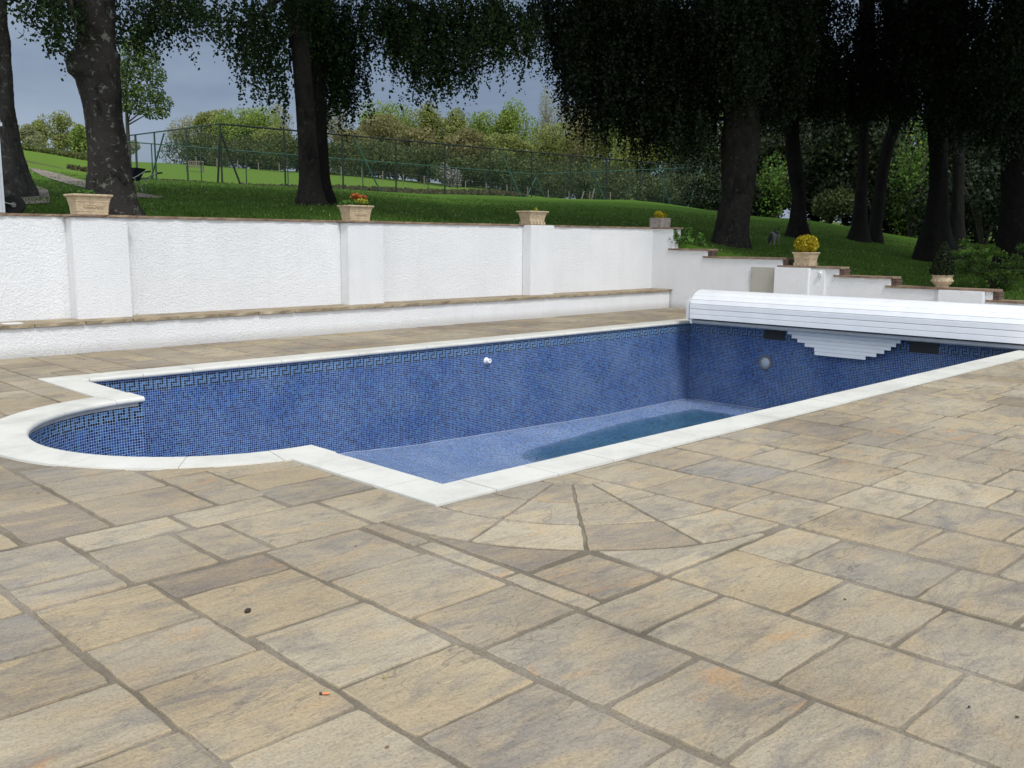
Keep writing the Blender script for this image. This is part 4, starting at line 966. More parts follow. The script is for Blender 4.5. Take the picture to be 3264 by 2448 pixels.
# the dark stand on the right
def dark_tree(outline, D, by, label, blobs, seed, n_up=9000, r_up=(7, 7, 4.5), up=15.5, limb=None):
    bx = (outline[-1][1]+outline[-1][2])/2; p = atD(bx, by, D); p.z = gz(p.x, p.y)
    e = tree_empty('beech_tree', p, label)
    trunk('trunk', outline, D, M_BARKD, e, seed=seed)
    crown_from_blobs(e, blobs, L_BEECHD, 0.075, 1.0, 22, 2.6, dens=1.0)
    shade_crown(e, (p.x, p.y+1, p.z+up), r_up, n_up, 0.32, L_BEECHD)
    if limb: limbs(e, limb, M_TWIG)
    return e
dark_tree([(-20, 2450, 2560), (150, 2462, 2550), (270, 2474, 2541), (350, 2485, 2546), (434, 2498, 2547), (542, 2509, 2560), (624, 2525, 2571), (700, 2516, 2574), (758, 2500, 2590)], 34, 752, 'second dark trunk from the massive beech, slightly bowed, with a dog at its foot',
 [(1700, 90, 32, 90, 120, 600), (1740, 200, 33, 60, 50, 240), (1660, 210, 33, 34, 44, 110), (1700, 20, 31, 120, 70, 500)], 21)
dark_tree([(-20, 2740, 2790), (200, 2738, 2772), (325, 2737, 2763), (434, 2737, 2769), (542, 2734, 2769), (651, 2723, 2765), (720, 2712, 2768), (782, 2686, 2775)], 37, 770, 'slim straight dark trunk crossing the leaning trunk at its foot',
 [(1880, 70, 34, 90, 130, 600), (1840, 190, 34, 50, 60, 220), (1900, 200, 35, 50, 46, 200), (1800, 150, 34, 50, 70, 240)], 22)
dark_tree([(-20, 2910, 2960), (200, 2880, 2920), (325, 2856, 2888), (380, 2840, 2878), (461, 2810, 2851), (542, 2796, 2834), (651, 2780, 2821), (730, 2768, 2812), (782, 2755, 2820)], 38, 770, 'dark trunk leaning to the right, springing from beside the slim straight trunk',
 [(1960, 60, 34, 90, 120, 500), (1940, 190, 35, 40, 40, 130)], 23)
dark_tree([(-20, 2930, 3040), (325, 2948, 3013), (488, 2962, 3019), (597, 2962, 3021), (700, 2945, 3025), (800, 2912, 3045)], 33, 786, 'broad dark trunk left of the thin upright trunk, behind the clipped cone',
 [(2060, 80, 30, 90, 130, 600), (2010, 200, 31, 40, 60, 150), (2090, 220, 31, 50, 60, 180), (1990, 40, 30, 60, 80, 260)], 24)
dark_tree([(-20, 3040, 3085), (325, 3035, 3075), (597, 3035, 3072), (700, 3030, 3075), (780, 3020, 3082)], 40, 765, 'thin upright dark trunk between the two broad trunks at the right',
 [(2100, 120, 36, 60, 120, 300), (2080, 260, 37, 30, 40, 70)], 25)
dark_tree([(-20, 3205, 3330), (380, 3190, 3310), (500, 3195, 3310), (650, 3190, 3325), (820, 3165, 3350)], 30, 806, 'broad dark trunk cut off by the right edge of the picture',
 [(2180, 80, 27, 80, 140, 500), (2200, 230, 28, 60, 80, 240), (2130, 200, 28, 40, 60, 130)], 26)

for (tx, ty), lab in (((19.0, 1.5), 'added unseen beech shading the lawn, nearest the right end of the stepped wall'), ((26.5, 0.5), 'added unseen beech shading the lawn beyond the rose bush, farther right')):  # two unseen beeches added right of the frame to shade the lawn
    e = empty('beech_tree', (tx, ty, gz(tx, ty))); tag(e, lab, 'tree'); m = MB()
    m.tube([(0, 0, -.3), (0, 0, .2), (.05, 0, 2), (.1, .05, 5), (0, .1, 9), (0, 0, 13)], [.75, .55, .45, .40, .30, .12], 16); m.build('trunk', M_BARKD, e)
    for k in range(7):
        a = k*.9+tx; m = MB(); m.tube([(0, 0, 6+k*.7), (1.8*math.cos(a), 1.8*math.sin(a), 8+k*.6), (4.6*math.cos(a), 4.6*math.sin(a), 9.5+k*.5)], [.16, .10, .03], 7); m.build('limb', M_BARKD, e)
    link('crown', leafmesh('crown', ball(22000, (0, 0, 12.2), (6.3, 6.3, 4.0), .1), .24), L_BEECHD, e)

# dense evergreen understorey behind the stand
def bushy(name, base, r, n, leaf, lm, label, cat='shrub', stem=None, shell=0.3, group=None, lobes=7, lift=0.75, barkm=None):
    e = empty(name, base); tag(e, label, cat, group)
    P = []
    for i in range(lobes):
        a = random.uniform(0, 6.28); k = random.uniform(0.2, 0.62)
        c = (math.cos(a)*r[0]*k, math.sin(a)*r[1]*k, r[2]*random.uniform(0.45, 1.35)*lift); s_ = random.uniform(0.38, 0.6)
        P.append(ball(n//lobes, c, (r[0]*s_, r[1]*s_, r[2]*s_), shell))
    C = np.concatenate(P); C[:, 2] = np.maximum(C[:, 2], 0.02)
    link('foliage', leafmesh('foliage', C, leaf), lm, e)
    m = MB()
    for i in range(stem or 4):
        a = random.uniform(0, 6.28); m.tube([(0.05*math.cos(a), 0.05*math.sin(a), -0.1), (r[0]*.25*math.cos(a), r[1]*.25*math.sin(a), r[2]*.7), (r[0]*.5*math.cos(a), r[1]*.5*math.sin(a), r[2]*1.2)], [0.03*r[2], 0.02*r[2], 0.006*r[2]], 6)
    m.build('stems', barkm or M_TWIG, e)
    return e
us = [(2640, 60, 7, 5.5, 'dark evergreen clump between the bowed trunk and the slim straight trunk'), (2460, 66, 5, 5.0, 'dim olive tree showing between the massive beech and the bowed trunk'), (2900, 62, 6, 5.5, 'dark tree filling the gap beyond the leaning trunk'), (3120, 58, 7, 6.0, 'dark tree between the thin upright trunk and the right edge trunk'), (3330, 52, 7, 6.5, 'dark tree beyond the right edge trunk'), (2250, 92, 6, 6.0, 'dark olive tree left of the massive beech, behind the court corner'), (3010, 74, 8, 7.5, 'tall dark tree farthest back behind the broad dark trunk')]
for px, D, r, h, lab in us:
    c = atD(px, 700, D); c.z = gz(c.x, c.y)
    bushy('understorey_tree', c, (r*.62, r*.62, h), 12000, 0.19, L_DIM, lab, 'tree', lobes=11)
for px, D, w_, h, lab in ((2475, 58, 1.6, 2.6, 'bright green sapling right of the massive beech'), (2905, 54, 1.7, 5.2, 'bright green young tree lit between the leaning trunk and the broad dark trunk'), (2640, 56, 1.6, 1.5, 'low green bush right of the bowed trunk')):
    c = atD(px, 700, D); c.z = gz(c.x, c.y)
    bushy('green_sapling', c, (w_, w_, h), 2600, 0.14, L_ROSE if h > 2 else L_BUSH, lab, 'sapling')

# ------------------------------------------------------------------ far wood
def far_tree_mesh(seed, n, bare=0.0, squat=1.0):
    """unit tree: height 1, crown radius about 0.42"""
    rr = np.random.default_rng(seed); py = random.Random(seed)
    P = []; L_ = []
    for i in range(15):
        a = py.uniform(0, 6.28); k = py.uniform(0.0, 0.30); z = py.uniform(0.16, 0.80)
        if z > 0.7: k *= .6
        s_ = py.uniform(0.12, 0.22); c = (math.cos(a)*k, math.sin(a)*k, z); L_.append((c, s_))
        d = rr.normal(size=(n//15, 3)); d /= np.linalg.norm(d, axis=1)[:, None]; q_ = rr.uniform(0.35, 1, n//15)[:, None]**(1/2)
        P.append(np.array(c)+d*q_*s_)
    C = np.concatenate(P); m = MB(); m.tube([(0, 0, -.05), (0.01, 0, .25), (0, .01, .6)], [.028, .022, .010], 6)
    for c, s_ in L_:
        m.tube([(0, 0, .18+.25*py.random()), (c[0]*.6, c[1]*.6, c[2]*.75), (c[0], c[1], c[2]), (c[0]*1.25, c[1]*1.25, c[2]+s_*.7)], [.012, .008, .004, .0015], 5)
        for _ in range(5 if bare else 2):
            d = Vector((py.uniform(-1, 1), py.uniform(-1, 1), py.uniform(-.1, 1))).normalized()*s_*1.1
            m.tube([(c[0]*.8, c[1]*.8, c[2]*.85), (c[0]+d.x*.6, c[1]+d.y*.6, c[2]+d.z*.6), (c[0]+d.x, c[1]+d.y, c[2]+d.z)], [.005, .003, .001], 4)
    me = bpy.data.meshes.new('limbs'); me.from_pydata(m.v, [], m.f); me.update()
    return C, me
FT = {}
def far_tree(key, px, toprow, baserow, width_px, D, lm, bk, label, group=None, n=4200, leaf=0.30, bare=0):
    c = atD(px, baserow, D); g0 = gz(c.x, c.y); top = atD(px, toprow, D).z; h = max(2.0, top-g0); wr = width_px/2*D/FPX
    if (key, bare) not in FT: FT[key, bare] = far_tree_mesh(key, n, bare)
    C, ml = FT[key, bare]
    sx = wr/0.38; sz = h/0.83
    kk = ('m', key, bare, round(leaf, 2), lm.name, round(sx, 0), round(sz, 0))
    a = random.uniform(0, 6.28); ca_, sa = math.cos(a), math.sin(a)
    R = np.array(((ca_, -sa, 0), (sa, ca_, 0), (0, 0, 1)))
    CC = (C*np.array((sx, sx, sz)))@R.T
    e = empty('woodland_tree', (c.x, c.y, g0)); tag(e, label, 'tree', group)
    link('crown', leafmesh('crown', CC, leaf), lm, e)
    ml2 = ml.copy(); o = link('trunk', ml2, bk, e); o.scale = (sx, sx, sz); o.rotation_euler = (0, 0, a)
    return e
G_ = 'trees of the far wood behind the tennis court'
# overview pixel: centre, top row, width, distance, leaf material, key
FW = [
 (410, 262, 70, 128, L_PALE, 3, 1, 'thin pale tree just right of the young tree, beyond the court gate'),
 (470, 247, 95, 122, L_OLIVE, 1, 0, 'low rounded olive tree at the left end of the far wood'),
 (545, 231, 120, 118, L_GREEN, 2, 0, 'broad yellow-green tree left of the twin trunks in the far wood'),
 (605, 238, 60, 130, L_PALE, 4, 1, 'pale half-bare tree immediately left of the twin trunks'),
 (600, 285, 90, 112, L_OLIVE, 5, 0, 'low olive tree in front of the pale one left of the twin trunks'),
 (735, 232, 80, 125, L_PALE, 3, 1, 'pale half-bare tree immediately right of the twin trunks'),
 (760, 290, 90, 112, L_BROWN, 1, 0, 'brownish low tree just right of the twin trunks'),
 (855, 219, 140, 124, L_GREEN, 2, 0, 'tallest green dome in the middle of the far wood'),
 (830, 262, 110, 116, L_BROWN, 4, 0, 'brown budding tree below the tallest green dome'),
 (925, 246, 80, 122, L_OLIVE, 5, 0, 'olive tree right of the tallest green dome'),
 (905, 285, 90, 110, L_BROWN, 1, 0, 'low brown tree under the olive tree right of the dome'),
 (985, 255, 80, 122, L_OLIVE, 3, 0, 'olive tree left of the small green dome'),
 (1042, 238, 85, 124, L_GREEN, 2, 0, 'small bright green dome right of centre in the far wood'),
 (1015, 290, 110, 110, L_BROWN, 4, 0, 'wide russet tree beside the white blossom bush'),
 (1105, 245, 95, 122, L_GREEN, 5, 0, 'green tree with ragged top left of the bare pale trees'),
 (1090, 300, 110, 108, L_OLIVE, 1, 0, 'dense olive tree behind the middle of the tennis fence'),
 (1180, 214, 70, 130, L_PALE, 3, 1, 'tall bare pale tree at the left edge of the dark hanging foliage'),
 (1232, 210, 90, 132, L_PALE, 4, 1, 'tall bare pale tree right of its twin, partly under the dark foliage'),
 (1200, 262, 110, 116, L_OLIVE, 2, 0, 'olive tree below the tall bare pale trees'),
 (1270, 250, 110, 112, L_BROWN, 5, 0, 'brownish tree right below the dark hanging foliage'),
 (1330, 232, 110, 108, L_OLIVE, 1, 0, 'olive tree behind the right half of the tennis fence'),
 (1400, 190, 120, 104, L_GREEN, 2, 0, 'tall yellow-green tree under the dark foliage left of the massive beech'),
 (1375, 290, 90, 98, L_OLIVE, 3, 0, 'olive tree in front of the tall yellow-green tree'),
 (1470, 150, 130, 98, L_OLIVE, 4, 0, 'tall olive tree close left of the massive beech'),
 (1510, 230, 110, 94, L_GREEN, 5, 0, 'yellow-green tree touching the left side of the massive beech'),
 (1620, 120, 150, 96, L_OLIVE, 1, 0, 'tall olive tree right of the massive beech, behind the stand'),
 (1660, 230, 110, 90, L_OLIVE, 2, 0, 'low olive tree between the massive beech and the bowed trunk'),
 (1760, 130, 160, 94, L_OLIVE, 3, 0, 'olive tree beyond the slim straight trunk'),
 (1900, 110, 170, 92, L_GREEN, 4, 0, 'green tree glimpsed above the leaning trunk'),
 (2040, 100, 170, 92, L_OLIVE, 5, 0, 'olive tree beyond the broad dark trunk'),
 (2180, 80, 180, 90, L_OLIVE, 1, 0, 'olive tree at the far right edge of the wood')]
for ox, ty, w_, D, lm, key, bare, lab in FW:
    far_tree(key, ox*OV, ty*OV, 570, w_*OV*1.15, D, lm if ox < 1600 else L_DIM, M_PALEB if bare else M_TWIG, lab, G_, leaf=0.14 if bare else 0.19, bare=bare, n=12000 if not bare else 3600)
for ox, ty, w_, D, lm, key, bare, lab in ((62, 276, 55, 175, L_PALE, 3, 1, 'leftmost small pale tree on the hilltop horizon'), (90, 268, 40, 185, L_OLIVE, 4, 1, 'small olive tree second from the left on the hilltop'), (132, 253, 72, 180, L_OLIVE, 5, 1, 'rounded larger tree on the hilltop left of the lichen-blotched trunk'), (172, 276, 46, 178, L_GREEN, 1, 1, 'small green tree on the hilltop touching the lichen-blotched trunk')):
    far_tree(key, ox*OV, ty*OV, 478, w_*OV*1.2, D, lm, M_TWIG, lab, 'trees on the hilltop', leaf=0.30, bare=bare, n=3000)
far_tree(3, 395, 300*OV, 560, 60*OV, 120, L_PALE, M_PALEB, 'thin bare pale tree seen through the fence left of the court gate', 'thin bare trees beyond the court', leaf=.2, bare=1, n=2000)
# hedge layer at the foot of the wood
hd = [(440, 110, 'olive'), (530, 108, 'x'), (640, 106, 'x'), (745, 104, 'x'), (830, 104, 'x'), (915, 103, 'x'), (1005, 102, 'x'), (1090, 102, 'x'), (1170, 100, 'x'), (1250, 98, 'x'), (1330, 95, 'x'), (1410, 92, 'x'), (1490, 90, 'x')]
wh = ['left end of the hedge, behind the court gate', 'left of the corner posts of the court', 'behind the twin trunks, left side', 'right beside the twin trunks', 'above the red-flowered trough', 'left of the white blossom bush', 'right of the white blossom bush', 'above the middle trough', 'under the tall bare pale trees', 'behind the inner court corner', 'left of the leaning white fence post', 'above the yellow-leaved concrete pot', 'next to the massive beech trunk']
for (ox, D, _), w_ in zip(hd, wh):
    c = atD(ox*OV, 590, D); c.z = gz(c.x, c.y)
    bushy('hedge_bush', c, (5.2, 3.0, 2.7), 5200, 0.19, L_BUSH, 'dark hedge bush '+w_, 'bush', group='dark bushes along the foot of the wood', lobes=9)
nb_ = ['left end, behind the gate', 'beyond the corner posts', 'left of the twin trunks', 'right of the twin trunks', 'behind the first hedge gap', 'behind the blossom bush', 'right of the blossom bush, far side', 'above the middle trough, far side', 'under the bare pale trees, far side', 'behind the inner court corner, far side', 'behind the leaning stake', 'behind the fence corner at the right', 'left of the massive beech, far side']
for (ox, D, _), w_ in zip(hd, nb_):
    c = atD((ox+42)*OV, 590, D+9); c.z = gz(c.x, c.y)
    bushy('thicket', c, (5.2, 3.0, 3.0), 5200, 0.2, L_BUSH, 'second-row thicket at the foot of the wood, '+w_, 'thicket', group='thickets behind the hedge bushes', lobes=9)
for px, D, h, w_ in ((2300, 66, 3.2, 'left of the massive beech'), (2440, 60, 2.2, 'between the massive beech and the bowed trunk'), (2600, 62, 3.6, 'right of the bowed trunk'), (2700, 58, 3.4, 'left of the slim straight trunk'), (2850, 56, 2.6, 'right of the leaning trunk'), (2935, 60, 2.2, 'touching the broad dark trunk'), (3050, 52, 3.8, 'behind the thin upright trunk'), (3140, 48, 3.8, 'right of the thin upright trunk'), (3250, 44, 3.6, 'at the right edge of the picture')):
    c = atD(px, 700, D); c.z = gz(c.x, c.y)
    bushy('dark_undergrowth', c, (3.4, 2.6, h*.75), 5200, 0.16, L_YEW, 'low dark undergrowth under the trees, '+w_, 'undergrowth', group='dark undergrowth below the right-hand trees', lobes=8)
c = atD(975*OV, 578, 98); c.z = gz(c.x, c.y)
bushy('blossom_bush', c, (1.5, 1.3, 1.7), 1100, 0.14, L_BLOSSOM, 'whitish blossoming bush below the wood, behind the tennis fence', 'bush', lobes=6)
# grass bank strip on the left hilltop
c = atD(120, 480, 88); bk = []
for i in range(9000):
    D = random.uniform(84, 92); px = random.uniform(40, 330); q_ = atD(px, 470, D); bk.append((q_.x, q_.y, gz(q_.x, q_.y)+random.uniform(0, .38)))
tag(link('long_grass', leafmesh('long_grass', np.array(bk), 0.22, droop=-1.5), leafmat('long_grass_blade', [(0, (0.06, 0.09, 0.025)), (0.7, (0.12, 0.16, 0.04)), (1, (0.20, 0.15, 0.07))])), kind='stuff')
bk = []
a_, b__ = C4, C3
for i in range(15000):
    t_ = random.random(); k_ = random.uniform(0.5, 3.2); q_ = a_.lerp(b__, t_)+Vector((RH.x*-.7+FH.x*.7, RH.y*-.7+FH.y*.7, 0))*k_*1.6; bk.append((q_.x, q_.y, gz(q_.x, q_.y)+random.uniform(0, .35)))
tag(link('rough_grass', leafmesh('rough_grass', np.array(bk), 0.2, droop=-1.5), leafmat('rough_grass_blade', [(0, (0.06, 0.055, 0.025)), (0.6, (0.12, 0.10, 0.05)), (1, (0.09, 0.12, 0.035))])), kind='stuff')

# blades of grass standing up on the lawn
n_ = 130000; dd = 15+30*RNG.random(n_)**1.3; pp = RNG.uniform(-150, 3500, n_); P = np.zeros((n_, 3))
for i in range(n_):
    q_x = CAM.x+FH.x*dd[i]+RH.x*(pp[i]-1632)/FPX*dd[i]; q_y = CAM.y+FH.y*dd[i]+RH.y*(pp[i]-1632)/FPX*dd[i]
    P[i] = (q_x, q_y, gz(q_x, q_y)+.02+.02*math.sin(q_x*1.7)*math.cos(q_y*1.3))
ok = (P[:, 1] > 10.1) | (P[:, 0] > 15.4); P = P[ok]; n_ = len(P)
U = np.stack([RNG.normal(0, .45, n_), RNG.normal(0, .45, n_), np.ones(n_)], 1); U /= np.linalg.norm(U, axis=1)[:, None]
V = np.cross(U, RNG.normal(size=(n_, 3))); V /= np.linalg.norm(V, axis=1)[:, None]; V *= 0.35
tag(link('grass_blades', leafmesh('grass_blades', P, RNG.uniform(.03, .075, n_), U=U, V=V), leafmat('grass_blade', [(0, (0.04, 0.09, 0.014)), (0.6, (0.08, 0.155, 0.024)), (0.97, (0.14, 0.22, 0.04)), (1, (0.45, 0.46, 0.32))], .3)), kind='stuff')

# young tree left of the court
D = 60; p = atD(412, 555, D); p.z = gz(p.x, p.y)
e = empty('young_tree', p); tag(e, 'slender young tree with airy green crown right of the lichen-blotched trunk', 'tree')
m = MB(); m.tube([p, atD(410, 470, D), atD(405, 380, D), atD(400, 250, D), atD(425, 130, D)], [.17, .14, .11, .07, .02], 8)
P = []
for ox, oy, rx, ry, n in ((300, 75, 22, 22, 420), (285, 105, 26, 26, 600), (318, 125, 28, 24, 520), (290, 150, 38, 24, 750), (335, 165, 26, 24, 430), (275, 190, 30, 24, 560), (315, 205, 42, 22, 760), (350, 225, 24, 22, 330), (290, 232, 34, 16, 430), (335, 245, 34, 12, 300), (262, 150, 14, 30, 260), (262, 215, 14, 24, 200)):
    c = ovp(ox, oy, D); k = D/FPX*OV; P.append(ball(n, c, (rx*k, rx*k, ry*k), 0.1)); m.tube([atD(405, (oy*OV+60) if oy < 230 else 400, D), c.lerp(atD(405, oy*OV+20, D), .4), c], [.05, .03, .01], 6)
o = m.build('trunk', M_TWIG); attach(o, e); o = link('crown', leafmesh('crown', np.concatenate(P), 0.13), leafmat('young_tree_leaf', [(0, (0.045, 0.085, 0.025)), (0.6, (0.085, 0.14, 0.035)), (1, (0.17, 0.22, 0.06))], .35)); attach(o, e)

# ------------------------------------------------------------------ tennis court fence
ZC0, ZC1 = 4.33, 7.08
cf = empty('tennis_court_fence', (C1.x, C1.y, 4.3)); tag(cf, 'tall green chain-link tennis court fence with raking braces on the lawn', 'fence')
def att(o): o.parent = cf; o.location = -cf.location; return o
def cpt(A, B, t_, z): q_ = A.lerp(B, t_); return Vector((q_.x, q_.y, z))
zrow = {0: 7.12, 1: 7.05, 2: 7.25, 3: 7.12}
CC_ = [C1, C2, C3, C4]
for i in range(4):
    A, B = CC_[i], CC_[(i+1) % 4]; za, zb = zrow[i], zrow[(i+1) % 4]
    m = MB(); m.add([(A.x, A.y, gz(A.x, A.y)-.1), (B.x, B.y, gz(B.x, B.y)-.1), (B.x, B.y, zb), (A.x, A.y, za)], [(0, 1, 2, 3)]); att(m.build('netting', M_NET))
    m = MB(); r_ = 0.045 if i == 0 else 0.035; m.tube([(A.x, A.y, za), (B.x, B.y, zb)], r_, 6); att(m.build('top_rail', M_DPAINT if i == 0 else (M_GPAINT if i == 3 else M_TPAINT)))
    n = {0: 11, 1: 5, 2: 12, 3: 4}[i]
    for k in range(n):
        q_ = A.lerp(B, k/n); z = za+(zb-za)*k/n; m = MB(); m.tube([(q_.x, q_.y, gz(q_.x, q_.y)-.2), (q_.x, q_.y, z)], 0.045 if i in (0, 3) else .035, 6); att(m.build('post', M_DPAINT if i in (0,) else M_GPAINT))
# braces: leaning struts
nrm = Vector((RH.x*-.65+FH.x*.76, RH.y*-.65+FH.y*.76, 0))
al = (C2-C1).normalized()
for t_ in (0.20, 0.475, 0.675, 0.86):
    q_ = C1.lerp(C2, t_); z = 7.12+(7.05-7.12)*t_; q2 = q_+al*1.6-nrm*.3; m = MB(); m.tube([(q_.x, q_.y, z-.05), (q2.x, q2.y, gz(q2.x, q2.y)-.1)], .045, 6); att(m.build('brace', M_TPAINT))
for A, d_ in ((C1, al*.8), (C1, (C4-C1).normalized()*0.33), (C2, -al*1.3), (C3, al), (C3, -al)):
    q2 = A+d_*1.25; m = MB(); m.tube([(A.x, A.y, 6.75 if A is C1 else 7.0), (q2.x, q2.y, gz(q2.x, q2.y)-.1)], .05, 6); att(m.build('brace', M_DPAINT if A is C1 else M_TPAINT))
q_ = C1.lerp(C4, .42); q2 = q_.lerp(C4, .24); m = MB(); m.tube([(q_.x, q_.y, 7.0), (q2.x, q2.y, gz(q2.x, q2.y)-.1)], .045, 6); att(m.build('brace', M_TPAINT))
# gate
ga, gb = C1.lerp(C4, .66), C1.lerp(C4, .80); m = MB()
for q_ in (ga, gb): m.tube([(q_.x, q_.y, 4.4), (q_.x, q_.y, 7.1)], .06, 6)
for z in (6.35, 5.2, 4.55): m.tube([(ga.x, ga.y, z), (gb.x, gb.y, z)], .035, 6)
m.tube([(ga.x, ga.y, 4.55), (gb.x, gb.y, 6.3)], .03, 6); att(m.build('gate', M_GPAINT))

# wooden fence behind the court
wf = empty('post_and_wire_fence', tuple(ghit(1400, 600, 90))); tag(wf, 'row of short weathered wooden fence posts along the far field edge', 'fence')
prev = None; mw = MB()
for i in range(22):
    px = 560+i*66; row = 528+i*3.6; D = 104-i*1.1; q_ = atD(px, row, D); z = gz(q_.x, q_.y); hh = 1.15+random.uniform(-.12, .12)
    m = MB(); lean = random.uniform(-.06, .06); m.tube([(q_.x, q_.y, z-.2), (q_.x+lean, q_.y+lean, z+hh*.85)], .05, 6); o = m.build('post', M_WOODP); o.parent = wf; o.location = -wf.location
    if prev:
        for k in (.4, .75, 1.0): mw.tube([(prev[0], prev[1], prev[2]+k), (q_.x, q_.y, z+k)], .004, 4, cap=False)
    prev = (q_.x, q_.y, z)
o = mw.build('wire', M_WOODP); o.parent = wf; o.location = -wf.location
for (xa, ya, xb, yb, lab) in ((1882, 645, 1895, 610, 'leaning pale wooden stake at the foot of the wood, right of the middle trough'), (1850, 632, 1862, 618, 'short slanting wooden stake left of the leaning pale stake')):
    D = 88; a = atD(xa, ya, D); b_ = atD(xb, yb, D); a.z = min(a.z, gz(a.x, a.y)); m = MB(); m.tube([a, b_+Vector((0, 0, .25))], .07, 6); tag(m.build('wooden_stake', M_PALEB), lab, 'stake')
# garden bench beyond the court gate
q_ = atD(620, 538, 84); gz0 = gz(q_.x, q_.y); be = empty('garden_bench', (q_.x, q_.y, gz0), YAW-math.pi/2+.1); tag(be, 'small dark wooden garden bench seen through the court fence', 'bench')
m = MB(); m.box(-.75, .75, -.22, .22, .42, .47); m.build('seat', M_WOODP, be)
m = MB()
for x in np.linspace(-.7, .7, 9): m.box(x-.03, x+.03, .2, .23, .47, .88)
m.box(-.75, .75, .195, .24, .88, .95); m.build('backrest', M_WOODP, be)
for sx in (-.7, .7):
    for sy in (-.18, .19): m = MB(); m.box(sx-.035, sx+.035, sy-.03, sy+.03, -.1, .42); m.build('leg', M_WOODP, be)

# ------------------------------------------------------------------ planters
def rrect(w_, d, r, z, n=5):
    out = []
    for cx, cy, a0 in ((w_/2-r, d/2-r, 0), (-w_/2+r, d/2-r, 90), (-w_/2+r, -d/2+r, 180), (w_/2-r, -d/2+r, 270)):
        for i in range(n+1):
            a = math.radians(a0+90*i/n); out.append((cx+r*math.cos(a), cy+r*math.sin(a), z))
    return out
def trough(name, loc, rz, W, D_, H, label, matl, style=0, flare=.13):
    e = empty(name, loc, rz); tag(e, label, 'planter')
    m = MB(); rg = []
    prof = [(0, 0.0), (0, .13), (.012, .15), (0.006, .18), (.02, .40), (.045, .62), (.055, .64), (.05, .67), (.085, .84), (.13, .90), (.14, .95), (.13, 1.0), (.09, 1.0), (.07, .93)]
    for o_f, z in prof: k = o_f/0.14*flare; rg.append(rrect(W+k*1.0, D_+k*1.0, .018+k*.12, z*H))
    m.loft(rg, cap1=False, smooth=False)
    if style == 0:       # low-relief scroll panel
        for s in (-1, 1):
            yy = s*(D_/2+.013)
            for i in range(22):
                x = (i/21-.5)*W*.62; zz = H*.42+math.sin(i*1.5)*H*.085; m.sphere((x, yy, zz), (.013, .008, .011), 6, 4)
                m.sphere((x*.9, yy, H*.42-math.sin(i*1.5+1)*H*.07), (.010, .006, .009), 6, 4)
    if style == 1:       # swags and arched feet
        for s in (-1, 1):
            yy = s*(D_/2+.02)
            for j in range(4):
                x0 = (j/3.0-.5)*W*.86
                for i in range(7):
                    u = i/6-.5; m.sphere((x0*.8+u*W*.2, yy, H*(.5+.5*u*u)), (.014, .012, .013), 6, 4)
                m.sphere((x0, yy, H*.60), (.016, .014, .022), 6, 4)
            for i in range(5): m.box((i/4-.5)*W*.92-.02, (i/4-.5)*W*.92+.02, yy-.010, yy+.010, 0.0, H*.20)
        for s in (-1, 1):
            for i in range(3): m.sphere((s*(W/2+.02), (i-1)*D_*.27, H*.55), (.012, .02, .02), 6, 4)
    m.build('trough', matl, e)
    m = MB(); m.add(rrect(W+flare*.45, D_+flare*.45, .02, H*.93), [tuple(range(24))]); m.build('soil', M_SOIL, e)
    return e
def tuft(e, name, c, r, n, leaf, lm, shell=0.0):
    return link(name, leafmesh(name, ball(n, c, r, shell), leaf), lm, e)
zt_ = ZT+.040
e = trough('stone_trough', (onY(284, 660, 9.80).x, 9.80, zt_), 0, .44, .28, .285, 'large sandstone trough on the wall in front of the lichen-blotched trunk, nearly empty', M_POT)
tuft(e, 'seedlings', (-.03, 0, .31), (.13, .08, .035), 120, .035, L_POT)
e = trough('stone_trough', (onY(1134, 680, 9.80).x, 9.80, zt_), 0, .42, .28, .265, 'sandstone trough on the wall planted with orange-red and lime foliage', M_POT)
for nm_, c, r, n, lm in (('red_flowers', (-.01, 0, .43), (.09, .08, .05), 170, L_RED), ('red_flowers', (.17, .02, .41), (.08, .07, .045), 170, L_RED), ('lime_foliage', (.10, -.02, .34), (.15, .1, .05), 260, L_LIME), ('green_foliage', (-.17, 0, .30), (.14, .1, .05), 260, L_POT), ('green_foliage', (.08, 0, .31), (.2, .1, .05), 200, L_POT)):
    tuft(e, nm_, c, r, n, .034, lm)
e = trough('stone_trough', (onY(1697, 690, 9.80).x, 9.80, zt_), 0, .42, .29, .28, 'stone trough with carved swags on the wall holding one tiny sprig', M_POT, 1, flare=.17)
tuft(e, 'sprig', (.10, 0, .31), (.035, .03, .04), 26, .035, L_LIME)
e = empty('concrete_pot', (onY(2104, 708, 9.80).x, 9.80, zt_)); tag(e, 'square grey concrete pot of yellow leaves at the end of the high wall', 'planter')
m = MB(); m.loft([rrect(.36, .36, .01, 0), rrect(.37, .37, .01, .19), rrect(.38, .38, .012, .20), rrect(.38, .38, .012, .225), rrect(.33, .33, .01, .225), rrect(.32, .32, .01, .19)], cap1=False, smooth=False)
for s in range(5): m.box(-.15+s*.07, -.12+s*.07, -.192, -.182, .01, .18)
m.build('pot', M_POTB, e); m = MB(); m.add(rrect(.325, .325, .01, .20), [tuple(range(24))]); m.build('soil', M_SOIL, e)
tuft(e, 'yellow_foliage', (-.06, 0, .29), (.12, .12, .10), 230, .05, L_YELLOW, .3); tuft(e, 'yellow_foliage', (.10, 0, .27), (.08, .1, .07), 130, .05, L_YELLOW, .3)
